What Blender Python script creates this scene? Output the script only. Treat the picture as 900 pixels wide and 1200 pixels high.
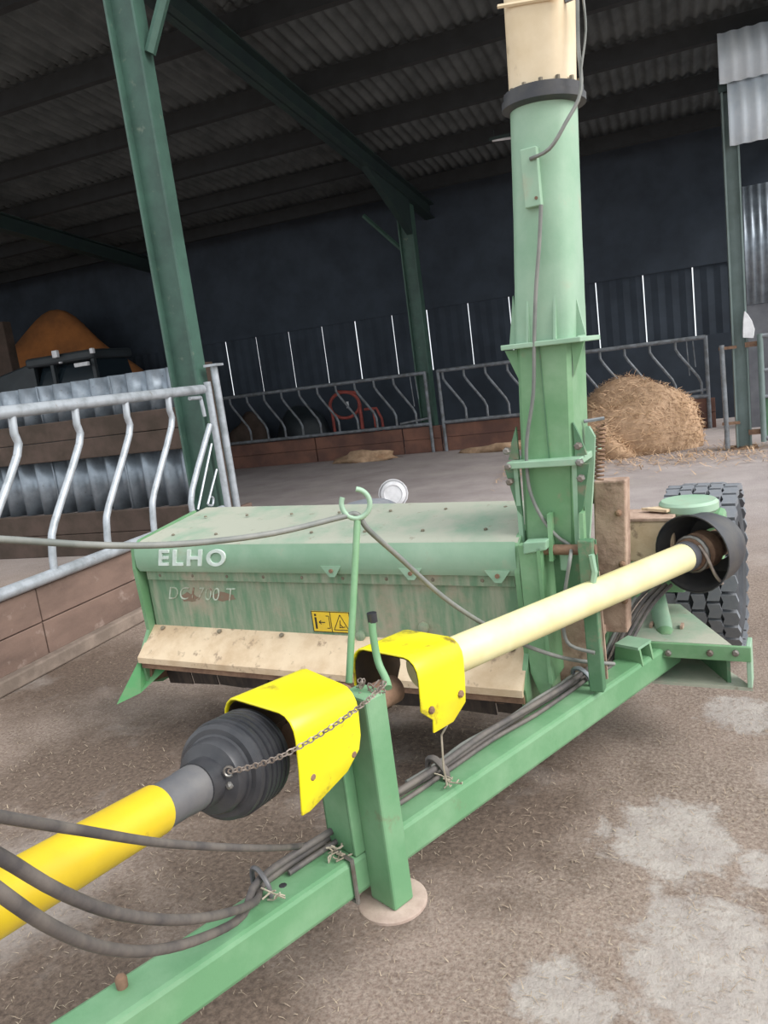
import bpy, bmesh, math, random
import numpy as np
from mathutils import Vector, Matrix
random.seed(7)
scn = bpy.context.scene
COL = scn.collection
for o in list(bpy.data.objects): bpy.data.objects.remove(o)

# ------------------------------------------------------------------ camera
FPX = 900.0; CAM_H = 1.5
YAW = math.radians(22.1); PITCH = math.radians(10.32); ROLL = math.radians(7.49)
_fw = np.array([-math.sin(YAW)*math.cos(PITCH), math.cos(YAW)*math.cos(PITCH), -math.sin(PITCH)])
_r0 = np.array([math.cos(YAW), math.sin(YAW), 0]); _u0 = np.cross(_r0, _fw)
_r = _r0*math.cos(ROLL) - _u0*math.sin(ROLL); _u = _r0*math.sin(ROLL) + _u0*math.cos(ROLL)
_C = np.array([0, 0, CAM_H])
cd = bpy.data.cameras.new('camera'); cam = bpy.data.objects.new('camera', cd); COL.objects.link(cam)
cd.sensor_fit = 'VERTICAL'; cd.sensor_height = 36; cd.lens = 36*FPX/1200; cd.clip_start = 0.02; cd.clip_end = 300
cam.matrix_world = Matrix(((_r[0], _u[0], -_fw[0], 0), (_r[1], _u[1], -_fw[1], 0), (_r[2], _u[2], -_fw[2], CAM_H), (0, 0, 0, 1)))
scn.camera = cam
# ------------------------------------------------------------------ sky, sun, exposure
w = bpy.data.worlds.new('overcast'); scn.world = w; w.use_nodes = True
w.node_tree.nodes['Background'].inputs[0].default_value = (0.90, 0.955, 1.0, 1)
w.node_tree.nodes['Background'].inputs[1].default_value = 0.8
sl = bpy.data.lights.new('hazy_sun', 'SUN'); sl.energy = 2.3; sl.angle = math.radians(35); sl.color = (1.0, 0.97, 0.94)
so = bpy.data.objects.new('hazy_sun', sl); COL.objects.link(so)
so.rotation_euler = Vector((0.95, -0.18, 0.80)).to_track_quat('Z', 'Y').to_euler()
scn.view_settings.view_transform = 'Standard'; scn.view_settings.look = 'None'
scn.view_settings.gamma = 1; scn.view_settings.use_curve_mapping = False
scn.view_settings.exposure = 0.72

# ------------------------------------------------------------------ pixel -> direction helpers (900 x 1200 photo)
def ray(x, y): return _fw*FPX + _r*(x-450) - _u*(y-600)
def gnd(x, y, z=0.0):
    d = ray(x, y); return Vector(_C + d*((z-CAM_H)/d[2]))
def onY(x, y, Y):
    d = ray(x, y); return Vector(_C + d*(Y/d[1]))
def onX(x, y, X):
    d = ray(x, y); return Vector(_C + d*(X/d[0]))
def dpt(x, y, depth): return Vector(_C + ray(x, y)*depth/FPX)

# machine frame: origin at the right front corner of the hood, x to the right, y away, z up
MA = math.radians(-7); MO = Vector((-0.52, 2.40, 0))
MX = Vector((math.cos(MA), math.sin(MA), 0)); MY = Vector((-math.sin(MA), math.cos(MA), 0)); MZ = Vector((0, 0, 1))
def ml(x, y, z): return MO + MX*x + MY*y + MZ*z
def mly(px, py, Y):
    d = Vector(ray(px, py)); c = Vector(_C); n = MY
    return c + d*((MO + MY*Y - c).dot(n)/d.dot(n))

# ------------------------------------------------------------------ materials
def lin(c): return tuple(((x/12.92) if x <= .04045 else ((x+.055)/1.055)**2.4) for x in c)
def hexc(h): return lin(tuple(int(h[i:i+2], 16)/255 for i in (0, 2, 4)))
def mat(name, c1, c2=None, amt=0.5, scale=6, rough=0.6, metal=0.0, bump=0.0, bscale=60, stretch=(1, 1, 1), width=0.12, c3=None, amt3=0.65, scale3=20, spec=0.5, stretch3=(1, 1, 1)):
    m = bpy.data.materials.new(name); m.use_nodes = True
    nt = m.node_tree; N = nt.nodes; L = nt.links; b = N['Principled BSDF']
    b.inputs['Roughness'].default_value = rough; b.inputs['Metallic'].default_value = metal
    b.inputs['Specular IOR Level'].default_value = spec
    tc = N.new('ShaderNodeTexCoord')
    def noise(sc, st, det=8, ro=.62):
        mp = N.new('ShaderNodeMapping'); mp.inputs['Scale'].default_value = st; L.new(tc.outputs['Object'], mp.inputs[0])
        n = N.new('ShaderNodeTexNoise'); n.inputs['Scale'].default_value = sc; n.inputs['Detail'].default_value = det; n.inputs['Roughness'].default_value = ro
        L.new(mp.outputs[0], n.inputs['Vector']); return n.outputs['Fac']
    def mixc(prev, c, fac, a, wd):
        rp = N.new('ShaderNodeMapRange'); rp.inputs[1].default_value = a-wd; rp.inputs[2].default_value = a+wd; L.new(fac, rp.inputs[0])
        mx = N.new('ShaderNodeMix'); mx.data_type = 'RGBA'; L.new(rp.outputs[0], mx.inputs[0])
        if isinstance(prev, tuple): mx.inputs[6].default_value = (*prev, 1)
        else: L.new(prev, mx.inputs[6])
        mx.inputs[7].default_value = (*c, 1); return mx.outputs[2]
    cur = c1
    if c2: cur = mixc(cur, c2, noise(scale, stretch), amt, width)
    if c3: cur = mixc(cur, c3, noise(scale3, stretch3), amt3, .06)
    if isinstance(cur, tuple): b.inputs['Base Color'].default_value = (*cur, 1)
    else: L.new(cur, b.inputs['Base Color'])
    if bump:
        bp = N.new('ShaderNodeBump'); bp.inputs['Strength'].default_value = bump; bp.inputs['Distance'].default_value = .01
        L.new(noise(bscale, (1, 1, 1), 5), bp.inputs['Height']); L.new(bp.outputs[0], b.inputs['Normal'])
    return m
G1 = hexc('5f9c72'); G2 = hexc('86aa88'); MUD = hexc('8f7d6c'); MUDD = hexc('5c4c40')
m_green = mat('green_paint', hexc('68946a'), hexc('80a37f'), .55, 5, .45, bump=.08, c3=hexc('8d8a70'), amt3=.70, scale3=9)
m_greenb = mat('green_paint_beam', hexc('64926a'), hexc('7ca27e'), .55, 4, .42, bump=.08, c3=hexc('7a6a55'), amt3=.72, scale3=7)
m_greenp = mat('faded_green_paint', hexc('84a88c'), hexc('9cb8a0'), .5, 3, .5, bump=.05, c3=hexc('9ea890'), amt3=.66, scale3=6)
m_greend = mat('shadow_green_paint', hexc('4c7454'), hexc('648468'), .55, 6, .55, bump=.1, c3=hexc('7c7460'), amt3=.62, scale3=12)  # darker copy of the green, shade put into its colour; gate sheet shares it
m_hoodtop = mat('dusty_green_paint', hexc('7c9c84'), hexc('a8aa9a'), .40, 3.5, .7, bump=.15, width=.12, c3=hexc('8a8474'), amt3=.68, scale3=26)
m_panel = mat('streaked_green_paint', hexc('6a8c6e'), hexc('9aa08a'), .52, 7, .7, bump=.2, stretch=(5, 5, .7), width=.14, c3=hexc('a89b88'), amt3=.60, scale3=3)
m_skid = mat('bright_green_paint', hexc('5c9c66'), hexc('7a9a72'), .58, 8, .5, c3=MUD, amt3=.66, scale3=10)
m_cream = mat('cream_paint', hexc('d8c2a4'), hexc('c2a888'), .52, 7, .6, bump=.15, c3=hexc('8a7460'), amt3=.635, scale3=19)
m_creamp = mat('cream_spout_paint', hexc('e6d3b4'), hexc('d6c09c'), .55, 4, .55, c3=hexc('a58d6c'), amt3=.70, scale3=18, stretch3=(1, 1, .35))
m_creamt = mat('pale_yellow_tube', hexc('e8dfae'), hexc('dccf96'), .55, 5, .4, c3=hexc('b49c74'), amt3=.74, scale3=14)
m_yellow = mat('bright_yellow_plastic', hexc('ecdf1e'), hexc('e4d320'), .55, 5, .35, c3=hexc('6a5432'), amt3=.645, scale3=9)
m_yellowt = mat('yellow_tube', hexc('dcbe24'), hexc('cdb028'), .5, 5, .38, c3=hexc('8a7230'), amt3=.72, scale3=9)
m_mudplate = mat('mud_caked_steel', hexc('b89e8c'), hexc('967c6c'), .5, 12, .9, bump=.5, bscale=45, c3=hexc('6e5a4c'), amt3=.64, scale3=9)
m_rubber = mat('black_rubber', hexc('3a3b40'), hexc('4c4a48'), .55, 9, .5, bump=.05)
m_flap = mat('muddy_rubber_flap', hexc('3a3431'), hexc('524840'), .52, 9, .9, stretch=(3, 3, .6))
m_boot = mat('black_plastic_boot', hexc('2e2f33'), hexc('454446'), .56, 7, .38)
m_sleeve = mat('grey_sleeve', hexc('56575c'), hexc('6d6b6a'), .55, 6, .4)
m_hose = mat('dusty_hose', hexc('4e4a4a'), hexc('6f6862'), .5, 12, .65)
m_tyre = mat('dusty_tyre', hexc('6a7078'), hexc('7e7f82'), .5, 8, .8, bump=.1)
m_tyred = mat('tyre_groove', hexc('34373c'), hexc('44464a'), .5, 8, .85)
m_steel = mat('bare_steel', hexc('8a8884'), hexc('6f6258'), .52, 14, .45, metal=.6)
m_rust = mat('rusty_steel', hexc('6d5344'), hexc('8d705a'), .5, 16, .85, bump=.2)
m_bolt = mat('grimy_bolt', hexc('6e6658'), hexc('857d6c'), .5, 30, .8)
m_galv = mat('galvanised_tube', hexc('b4bac0'), hexc('949a9e'), .55, 10, .42, metal=.35, c3=hexc('7c7468'), amt3=.70, scale3=16)
m_galvd = mat('weathered_tube', hexc('8c9298'), hexc('6e7072'), .5, 10, .6, metal=.2)
m_corr = mat('galvanised_sheet', hexc('9aa4ae'), hexc('7e868e'), .5, 5, .40, metal=.45, c3=hexc('554e46'), amt3=.70, scale3=24)
m_roof = mat('fibre_cement_roof', hexc('5e6364'), hexc('4a4f50'), .5, 2.5, .9, bump=.1)
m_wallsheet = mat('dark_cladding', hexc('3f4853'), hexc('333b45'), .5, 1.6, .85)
m_fascia = mat('pale_cladding', hexc('e4ecf2'), hexc('d2dde6'), .5, 3, .5)
m_column = mat('dark_green_steel', hexc('4a6a5d'), hexc('3e584e'), .5, 3, .5, c3=hexc('6c7a6c'), amt3=.68, scale3=10)
m_postgrey = mat('faded_post_paint', hexc('7e8e8c'), hexc('6e7e7a'), .5, 3, .6)
m_blocks = mat('grey_blocks', hexc('73757a'), hexc('62646a'), .5, 3, .9)
m_rafter = mat('roof_steel', hexc('2c3e3a'), hexc('263436'), .5, 3, .6)
m_purlin = mat('purlin_timber', hexc('2e3032'), hexc('262829'), .5, 6, .8)
m_wood = mat('mucky_board', hexc('7d675c'), hexc('65534a'), .5, 5, .85, bump=.25, stretch=(1, .35, 1), c3=hexc('96847a'), amt3=.66, scale3=7)
m_wooddk = mat('dark_timber', hexc('56473f'), hexc('43382f'), .5, 4, .9, bump=.2)
m_woodrd = mat('red_brown_board', hexc('8c6454'), hexc('6c5048'), .5, 2, .9, bump=.2)
m_disc = mat('mud_dried_disc', hexc('b6a296'), hexc('a08c80'), .5, 12, .85, bump=.2)
m_sill = mat('pale_sill', hexc('8f8074'), hexc('74675d'), .5, 6, .9, bump=.2)
m_hay = mat('hay', hexc('c6a688'), hexc('a4866a'), .5, 9, .95, bump=.8, bscale=40)
m_haystr = mat('hay_strand', hexc('d0b090'), hexc('b89876'), .5, 3, .9)
m_straw = mat('straw_chaff', hexc('8c7a6a'), hexc('b4a48e'), .5, 60, .9)
m_heap = mat('orange_feed', hexc('b0703c'), hexc('8a5a34'), .5, 1.6, .95, bump=.5, bscale=15)
m_dark = mat('dark_machine', hexc('2a3236'), hexc('22282c'), .5, 4, .5)
m_glassd = mat('cab_glass', hexc('1c262c'), None, rough=.15)
m_white = mat('white_plastic', hexc('e8e8ea'), hexc('d2d2d4'), .5, 8, .4)
m_red = mat('red_tube', hexc('b0564c'), hexc('94463e'), .5, 6, .6)
m_black = mat('black_print', hexc('2a261c'), None, rough=.6)
m_decal = mat('decal_yellow', hexc('ecc832'), hexc('dab838'), .55, 20, .5)
m_letter = mat('pale_lettering', hexc('d6e2da'), hexc('c2d0c6'), .55, 30, .6)
m_letter2 = mat('worn_lettering', hexc('c6d0c0'), hexc('9aa890'), .5, 26, .7, c3=hexc('8a6a58'), amt3=.56, scale3=12)
m_rustpatch = mat('rust_patch', hexc('86705e'), hexc('7d7a66'), .55, 30, .8)
m_twine = mat('pale_twine', hexc('b4aa98'), hexc('8e8474'), .5, 20, .9)
m_chain = mat('rusty_chain', hexc('776a62'), hexc('9a8e84'), .5, 40, .5, metal=.4)
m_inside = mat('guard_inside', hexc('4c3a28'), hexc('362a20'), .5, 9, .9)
m_cable = mat('grey_cable', hexc('6c706c'), hexc('858580'), .5, 9, .6)

# ------------------------------------------------------------------ mesh builder
ORIG = {}
class MB:
    def __init__(s): s.v = []; s.f = []
    def add(s, vs, fs):
        o = len(s.v); s.v += [Vector(p) for p in vs]; s.f += [tuple(i+o for i in f) for f in fs]; return s
    def hexa(s, b, t):                       # 4 bottom points and 4 top points
        return s.add(list(b)+list(t), [(3, 2, 1, 0), (4, 5, 6, 7), (0, 1, 5, 4), (1, 2, 6, 5), (2, 3, 7, 6), (3, 0, 4, 7)])
    def box(s, c, size, ax=None):
        c = Vector(c); a = ax or (Vector((1, 0, 0)), Vector((0, 1, 0)), Vector((0, 0, 1)))
        x, y, z = a[0]*size[0]/2, a[1]*size[1]/2, a[2]*size[2]/2
        return s.hexa([c-x-y-z, c+x-y-z, c+x+y-z, c-x+y-z], [c-x-y+z, c+x-y+z, c+x+y+z, c-x+y+z])
    def prism(s, poly, vec):
        n = len(poly); vec = Vector(vec); p = [Vector(q) for q in poly]
        return s.add(p+[q+vec for q in p], [tuple(range(n-1, -1, -1)), tuple(range(n, 2*n))]+[(i, (i+1) % n, n+(i+1) % n, n+i) for i in range(n)])
    def loft(s, rings, cap=True, closed=True):
        n = len(rings[0]); vs = [p for r in rings for p in r]; fs = []
        for k in range(len(rings)-1):
            for i in range(n if closed else n-1):
                fs.append((k*n+i, k*n+(i+1) % n, (k+1)*n+(i+1) % n, (k+1)*n+i))
        if cap and closed: fs += [tuple(range(n-1, -1, -1)), tuple(range((len(rings)-1)*n, len(rings)*n))]
        return s.add(vs, fs)
    def cyl(s, p0, p1, r0, r1=None, n=16, cap=True):
        p0 = Vector(p0); p1 = Vector(p1); r1 = r0 if r1 is None else r1
        return s.lathe(p0, p1-p0, [(r0, 0), (r1, (p1-p0).length)], n, cap)
    def lathe(s, p, axis, prof, n=24, cap=True):
        p = Vector(p); a = Vector(axis).normalized()
        e1 = a.orthogonal().normalized(); e2 = a.cross(e1)
        return s.loft([[p+a*h+(e1*math.cos(t*2*math.pi/n)+e2*math.sin(t*2*math.pi/n))*r for t in range(n)] for r, h in prof], cap)
    def tube(s, pts, r, n=8, smooth=0, closed=False):
        P = [Vector(p) for p in pts]
        if smooth:
            Q = []
            m = len(P)
            for i in range(m if closed else m-1):
                g = (lambda k: P[k % m]) if closed else (lambda k: P[max(0, min(m-1, k))])
                a, b, c, d = g(i-1), g(i), g(i+1), g(i+2)
                for j in range(smooth):
                    t = j/smooth
                    Q.append(.5*((2*b)+(c-a)*t+(2*a-5*b+4*c-d)*t*t+(3*b-a-3*c+d)*t**3))
            if not closed: Q.append(P[-1])
            P = Q
        m = len(P); rings = []; e = None
        for i in range(m):
            a = P[(i-1) % m] if (closed or i > 0) else P[0]; b = P[(i+1) % m] if (closed or i < m-1) else P[-1]
            t = (b-a).normalized()
            if e is None: e = t.orthogonal().normalized()
            e = (e-t*e.dot(t)).normalized(); f = t.cross(e)
            rr = r[i*len(r)//m] if isinstance(r, (list, tuple)) else r
            rings.append([P[i]+(e*math.cos(k*2*math.pi/n)+f*math.sin(k*2*math.pi/n))*rr for k in range(n)])
        if closed:
            # match the last ring to the first by nearest start
            best = min(range(n), key=lambda q: (rings[-1][q]-rings[0][0]).length)
            o = len(s.v); s.loft(rings, cap=False)
            k = (m-1)*n
            s.f += [(o+k+(best+i) % n, o+k+(best+i+1) % n, o+(i+1) % n, o+i) for i in range(n)]
            return s
        return s.loft(rings)
    def build(s, name, m, parent=None, bevel=0, smooth=None, loc=None, double=0, kind=None):
        org = ORIG[parent] if parent else Vector(loc if loc is not None else (0, 0, 0))
        me = bpy.data.meshes.new(name); me.from_pydata([tuple(v-org) for v in s.v], [], s.f)
        bm = bmesh.new(); bm.from_mesh(me); bmesh.ops.recalc_face_normals(bm, faces=bm.faces); bm.to_mesh(me); bm.free()
        me.materials.append(m)
        if smooth is not None:
            me.shade_smooth(); me.set_sharp_from_angle(angle=math.radians(smooth))
        o = bpy.data.objects.new(name, me); COL.objects.link(o)
        if parent: o.parent = parent
        else: o.location = org
        ORIG[o] = org
        if bevel:
            b = o.modifiers.new('bevel', 'BEVEL'); b.width = bevel; b.segments = 2; b.limit_method = 'ANGLE'; b.angle_limit = math.radians(40)
        if double:
            q = o.modifiers.new('solid', 'SOLIDIFY'); q.thickness = double; q.offset = 0
        if kind: o['kind'] = kind
        return o
def tag(o, label=None, cat=None, group=None, kind=None):
    for k, v in (('label', label), ('category', cat), ('group', group), ('kind', kind)):
        if v: o[k] = v
    return o
def thing(name, loc, label, cat, group=None):
    o = bpy.data.objects.new(name, None); COL.objects.link(o); o.location = loc; o.empty_display_size = .1
    ORIG[o] = Vector(loc); return tag(o, label, cat, group)
def inst(src, parent, off=(0, 0, 0), name=None):
    c = src.copy(); COL.objects.link(c); c.name = name or src.name.split('.')[0]
    c.parent = parent; c.location = src.location + Vector(off); ORIG[c] = ORIG[src]; return c
def text_mesh(body, origin, xd, yd, height, depth, bold=.0, shear=0.0, spacing=1.0, wide=1.0):
    cu = bpy.data.curves.new('txt', 'FONT'); cu.body = body; cu.size = 1; cu.offset = bold; cu.shear = shear; cu.extrude = .001; cu.space_character = spacing
    ob = bpy.data.objects.new('txt', cu); COL.objects.link(ob)
    dg = bpy.context.evaluated_depsgraph_get(); me = ob.evaluated_get(dg).to_mesh()
    hs = [v.co.y for v in me.vertices]; k = height/(max(hs)-min(hs)); x0 = min(v.co.x for v in me.vertices); y0 = min(hs)
    nd = xd.cross(yd)
    mb = MB(); mb.add([origin+xd*(v.co.x-x0)*k*wide+yd*(v.co.y-y0)*k+nd*(depth if v.co.z > 0 else -.002) for v in me.vertices], [tuple(p.vertices) for p in me.polygons])
    ob.evaluated_get(dg).to_mesh_clear(); bpy.data.objects.remove(ob); bpy.data.curves.remove(cu)
    return mb
def X3(a, b, c): return (Vector(a), Vector(b), Vector(c))
UX, UY, UZ = Vector((1, 0, 0)), Vector((0, 1, 0)), Vector((0, 0, 1))

# ================================================================== SETTING
# ---- floor
def floor_mat():
    m = bpy.data.materials.new('yard_concrete'); m.use_nodes = True; nt = m.node_tree; N = nt.nodes; L = nt.links; b = N['Principled BSDF']
    tc = N.new('ShaderNodeTexCoord')
    def noise(sc, det=9, ro=.65, st=None):
        n = N.new('ShaderNodeTexNoise'); n.inputs['Scale'].default_value = sc; n.inputs['Detail'].default_value = det; n.inputs['Roughness'].default_value = ro
        if st:
            mp = N.new('ShaderNodeMapping'); mp.inputs['Scale'].default_value = st; L.new(tc.outputs['Object'], mp.inputs[0]); L.new(mp.outputs[0], n.inputs['Vector'])
        else: L.new(tc.outputs['Object'], n.inputs['Vector'])
        return n.outputs['Fac']
    def mr(x, a, c):
        r = N.new('ShaderNodeMapRange'); r.inputs[1].default_value = a; r.inputs[2].default_value = c; L.new(x, r.inputs[0]); return r.outputs[0]
    def mth(op, a, c):
        q = N.new('ShaderNodeMath'); q.operation = op
        for i, z in enumerate((a, c)):
            if isinstance(z, (int, float)): q.inputs[i].default_value = z
            else: L.new(z, q.inputs[i])
        return q.outputs[0]
    def mix(f, a, c):
        x = N.new('ShaderNodeMix'); x.data_type = 'RGBA'; L.new(f, x.inputs[0])
        for i, z in ((6, a), (7, c)):
            if isinstance(z, tuple): x.inputs[i].default_value = (*z, 1)
            else: L.new(z, x.inputs[i])
        return x.outputs[2]
    muck = mix(mr(noise(2.2), .38, .64), hexc('6d5d53'), hexc('8b796e'))
    muck = mix(mr(noise(70, 4), .35, .7), muck, hexc('a4968a'))
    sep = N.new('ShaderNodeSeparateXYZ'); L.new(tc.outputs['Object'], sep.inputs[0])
    inner = mr(mth('ADD', sep.outputs[1], mth('MULTIPLY', noise(.9, 6), 2.0)), 5.6, 8.4)  # floor colour lightened under the roof, standing in for daylight there
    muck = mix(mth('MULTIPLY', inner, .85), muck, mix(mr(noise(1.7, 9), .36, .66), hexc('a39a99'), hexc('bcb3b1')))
    wet = None
    for (px, py, rx) in ((120, 900, .5), (330, 1010, .45), (500, 900, .6), (330, 860, .7), (60, 1130, .35), (250, 1190, .25), (560, 950, .4), (100, 790, .5)):
        c = gnd(px, py)
        sv = N.new('ShaderNodeVectorMath'); sv.operation = 'DISTANCE'; L.new(tc.outputs['Object'], sv.inputs[0]); sv.inputs[1].default_value = (c.x, c.y, 0)
        d = mth('ADD', mth('DIVIDE', sv.outputs['Value'], rx), mth('MULTIPLY', mth('SUBTRACT', noise(4.5, 9, .7), .5), 2.2))
        k = mr(d, 1.4, .6); wet = k if wet is None else mth('MAXIMUM', wet, k)
    dark = mix(mr(noise(55, 6, .7), .32, .68), hexc('43372f'), hexc('7c6b5e'))
    muck = mix(mth('MULTIPLY', wet, .9), muck, dark)
    muck = mix(mth('MULTIPLY', mr(noise(130, 3, .6), .5, .72), .6), muck, hexc('5a4c44'))
    # bare concrete where the muck has been scraped off: patches
    big = noise(1.1, 10, .6)
    bare = mr(big, .54, .64)
    patches = None
    for (px, py, rx) in ((785, 985, .20), (860, 1150, .26), (660, 1170, .12), (895, 1015, .08), (870, 835, .15)):
        c = gnd(px, py)
        s = N.new('ShaderNodeVectorMath'); s.operation = 'DISTANCE'; L.new(tc.outputs['Object'], s.inputs[0]); s.inputs[1].default_value = (c.x, c.y, 0)
        d = mth('DIVIDE', s.outputs['Value'], rx)
        d = mth('ADD', d, mth('MULTIPLY', mth('SUBTRACT', noise(6, 9, .72), .5), 2.6))
        k = mr(d, 1.12, .86)
        patches = k if patches is None else mth('MAXIMUM', patches, k)
    conc = mix(mr(noise(9, 8), .35, .65), hexc('9c938d'), hexc('aea69f'))
    fac = mth('MAXIMUM', mth('MULTIPLY', bare, .55), patches)
    fac = mth('MULTIPLY', fac, mr(noise(38, 6), .18, .50))
    col = mix(fac, muck, conc)
    L.new(col, b.inputs['Base Color']); b.inputs['Roughness'].default_value = .85; b.inputs['Specular IOR Level'].default_value = .3
    bp = N.new('ShaderNodeBump'); bp.inputs['Strength'].default_value = .55; bp.inputs['Distance'].default_value = .012
    h = mth('ADD', mth('MULTIPLY', noise(75, 6), .9), mth('MULTIPLY', noise(7, 6), 1.0)); h = mth('SUBTRACT', h, mth('MULTIPLY', fac, .35))
    L.new(h, bp.inputs['Height']); L.new(bp.outputs[0], b.inputs['Normal'])
    return m
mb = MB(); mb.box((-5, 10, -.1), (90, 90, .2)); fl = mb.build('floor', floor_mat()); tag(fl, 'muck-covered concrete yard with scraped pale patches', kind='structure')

# ---- roof: sheets on purlins on rafters
RS = .105
def zr(Y): return 4.85 - RS*(Y-6.58)            # underside of the rafters
RX0, RX1, RY0 = -16.0, 2.0, 5.4
PUR = [5.5, 6.15, 7.6, 9.1, 10.5, 11.9, 13.3, 14.2]
ceil = thing('ceiling', (0, 0, 0), 'corrugated monopitch shed roof on dark purlins', None); ceil['kind'] = 'structure'
def corr_sheet(w_, l_, amp, per, origin, xd, yd, nd, thick=0.0):
    mb = MB(); n = int(round(w_/per))*6; rings = []
    for j in (0, 1):
        rings.append([origin+xd*(w_*i/n)+yd*(l_*j)+nd*(amp*math.cos(2*math.pi*(w_*i/n)/per)) for i in range(n+1)])
    mb.loft(rings, closed=False); return mb
yd = Vector((0, 1, -RS)).normalized(); nd = Vector((0, RS, 1)).normalized()
for k in range(len(PUR)-1):
    y0, y1 = PUR[k]-.08, PUR[k+1]+.08
    src = corr_sheet(1.0, (y1-y0)*1.0055, .024, 1/7, Vector((RX0, y0, zr(y0)+.52+.012*(k % 2))), UX, yd, nd).build('roof_sheet', m_roof, ceil, smooth=80)
    for i in range(1, 18): inst(src, ceil, (i, 0, 0))
for y in PUR:
    mb = MB(); z = zr(y)+.26
    mb.prism([(RX0, y-.04, z), (RX0, y+.04, z-.008), (RX0, y+.04, z+.20), (RX0, y-.04, z+.21)], (RX1-RX0, 0, 0)); mb.build('purlin', m_purlin, ceil)
for x in (-15.6, -10.0, -4.07, 1.75):
    def rp(y, dz): return (x, y, zr(y)+dz)
    mb = MB()
    for dz, hw, th in ((0, .09, .018), (.24, .09, .018)):
        mb.prism([(x-hw, RY0, zr(RY0)+dz), (x+hw, RY0, zr(RY0)+dz), (x+hw, RY0, zr(RY0)+dz+th), (x-hw, RY0, zr(RY0)+dz+th)], (0, 14.2-RY0, -RS*(14.2-RY0)))
    mb.prism([(x-.008, RY0, zr(RY0)), (x+.008, RY0, zr(RY0)), (x+.008, RY0, zr(RY0)+.25), (x-.008, RY0, zr(RY0)+.25)], (0, 14.2-RY0, -RS*(14.2-RY0)))
    # haunch towards the rear post
    if x > -9: mb.prism([(x-.05, 12.75, zr(12.75)-.55), (x-.05, 12.75, zr(12.75)+.02), (x-.05, 10.9, zr(10.9)+.02)], (.1, 0, 0))
    mb.build('rafter', m_rafter, ceil)

# ---- rear wall with daylight slits between sheets
WY = 14.1
sl_x = [onY(x, y, WY).x for x, y in ((265, 404), (300, 397), (338, 390), (377, 384), (416, 377), (459, 370), (500, 364), (548, 355))]
sr_x = [onY(x, y, WY).x for x, y in ((698, 333), (753, 321), (811, 310))]
dx = (sr_x[0]-sl_x[-1])/3
slits = [sl_x[0]-1.4, sl_x[0]-.7]+sl_x+[sl_x[-1]+dx, sl_x[-1]+2*dx]+sr_x
wb = thing('wall_rear', (0, WY, 0), 'dark rear wall of upright sheets with thin daylight gaps', None); wb['kind'] = 'structure'
xs = [-16.5]+slits+[3.0]
GAP = .009
for i in range(len(xs)-1):
    a = xs[i]+(GAP if i else 0); b = xs[i+1]-(GAP if i < len(xs)-2 else 0)
    mb = MB(); n = max(2, int((b-a)/.1)); ring0 = []
    P = [(a+(b-a)*q/n, WY+(.008 if q % 2 else -.008)) for q in range(n+1)]
    P2 = [(x, y+.006) for x, y in reversed(P)]
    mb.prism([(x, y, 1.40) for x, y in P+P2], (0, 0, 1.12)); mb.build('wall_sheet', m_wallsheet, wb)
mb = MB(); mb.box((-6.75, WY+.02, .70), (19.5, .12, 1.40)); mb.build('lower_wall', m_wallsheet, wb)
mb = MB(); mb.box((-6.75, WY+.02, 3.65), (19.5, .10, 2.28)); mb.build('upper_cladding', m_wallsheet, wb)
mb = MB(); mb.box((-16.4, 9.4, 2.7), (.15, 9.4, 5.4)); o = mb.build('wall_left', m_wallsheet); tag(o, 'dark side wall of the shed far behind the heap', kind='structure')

# ================================================================== STEEL COLUMNS
def ibeam(mb, c, z0, z1, depth_x, flange_y, tf=.02):
    x, y = c
    for s in (-1, 1): mb.box((x+s*(depth_x/2-tf/2), y, (z0+z1)/2), (tf, flange_y, z1-z0))
    mb.box((x, y, (z0+z1)/2), (depth_x-2*tf, .016, z1-z0)); return mb
cx, cy = -3.875, 5.58
t = thing('steel_column', (cx, cy, 0), 'tall dark green steel column beside the end of the pale tubular barrier', 'column')
ibeam(MB(), (cx, cy), 0, zr(cy), .27, .15).build('shaft', m_column, t)
mb = MB(); mb.box((cx, cy, .01), (.34, .30, .02)); mb.build('base_plate', m_rust, t)
mb = MB(); mb.tube([(cx+.16, cy, 4.15), (cx+.62, cy+.1, zr(cy)+.1)], .045, 6); mb.build('knee_brace', m_column, t)
px_, py_ = gnd(508, 528).x, 13.02
t = thing('steel_column', (px_, py_, 0), 'green steel post in the middle of the back feed barrier', 'column')
ibeam(MB(), (px_, py_), 0, zr(py_), .26, .2).build('shaft', m_column, t)
mb = MB(); mb.tube([(px_-.1, py_, 3.45), (px_-.75, py_, zr(py_)-.02)], .04, 6); mb.build('knee_brace', m_column, t)
rx_, ry_ = .63, 10.40
t = thing('steel_column', (rx_, ry_, 0), 'slim grey-green post between the hay bale and the green gate', 'column')
ibeam(MB(), (rx_+.03, ry_), 0, zr(ry_), .17, .17).build('shaft', m_postgrey, t)
mb = MB(); mb.box((rx_+.03, ry_, .01), (.3, .3, .02)); mb.build('base_plate', m_rust, t)

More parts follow.
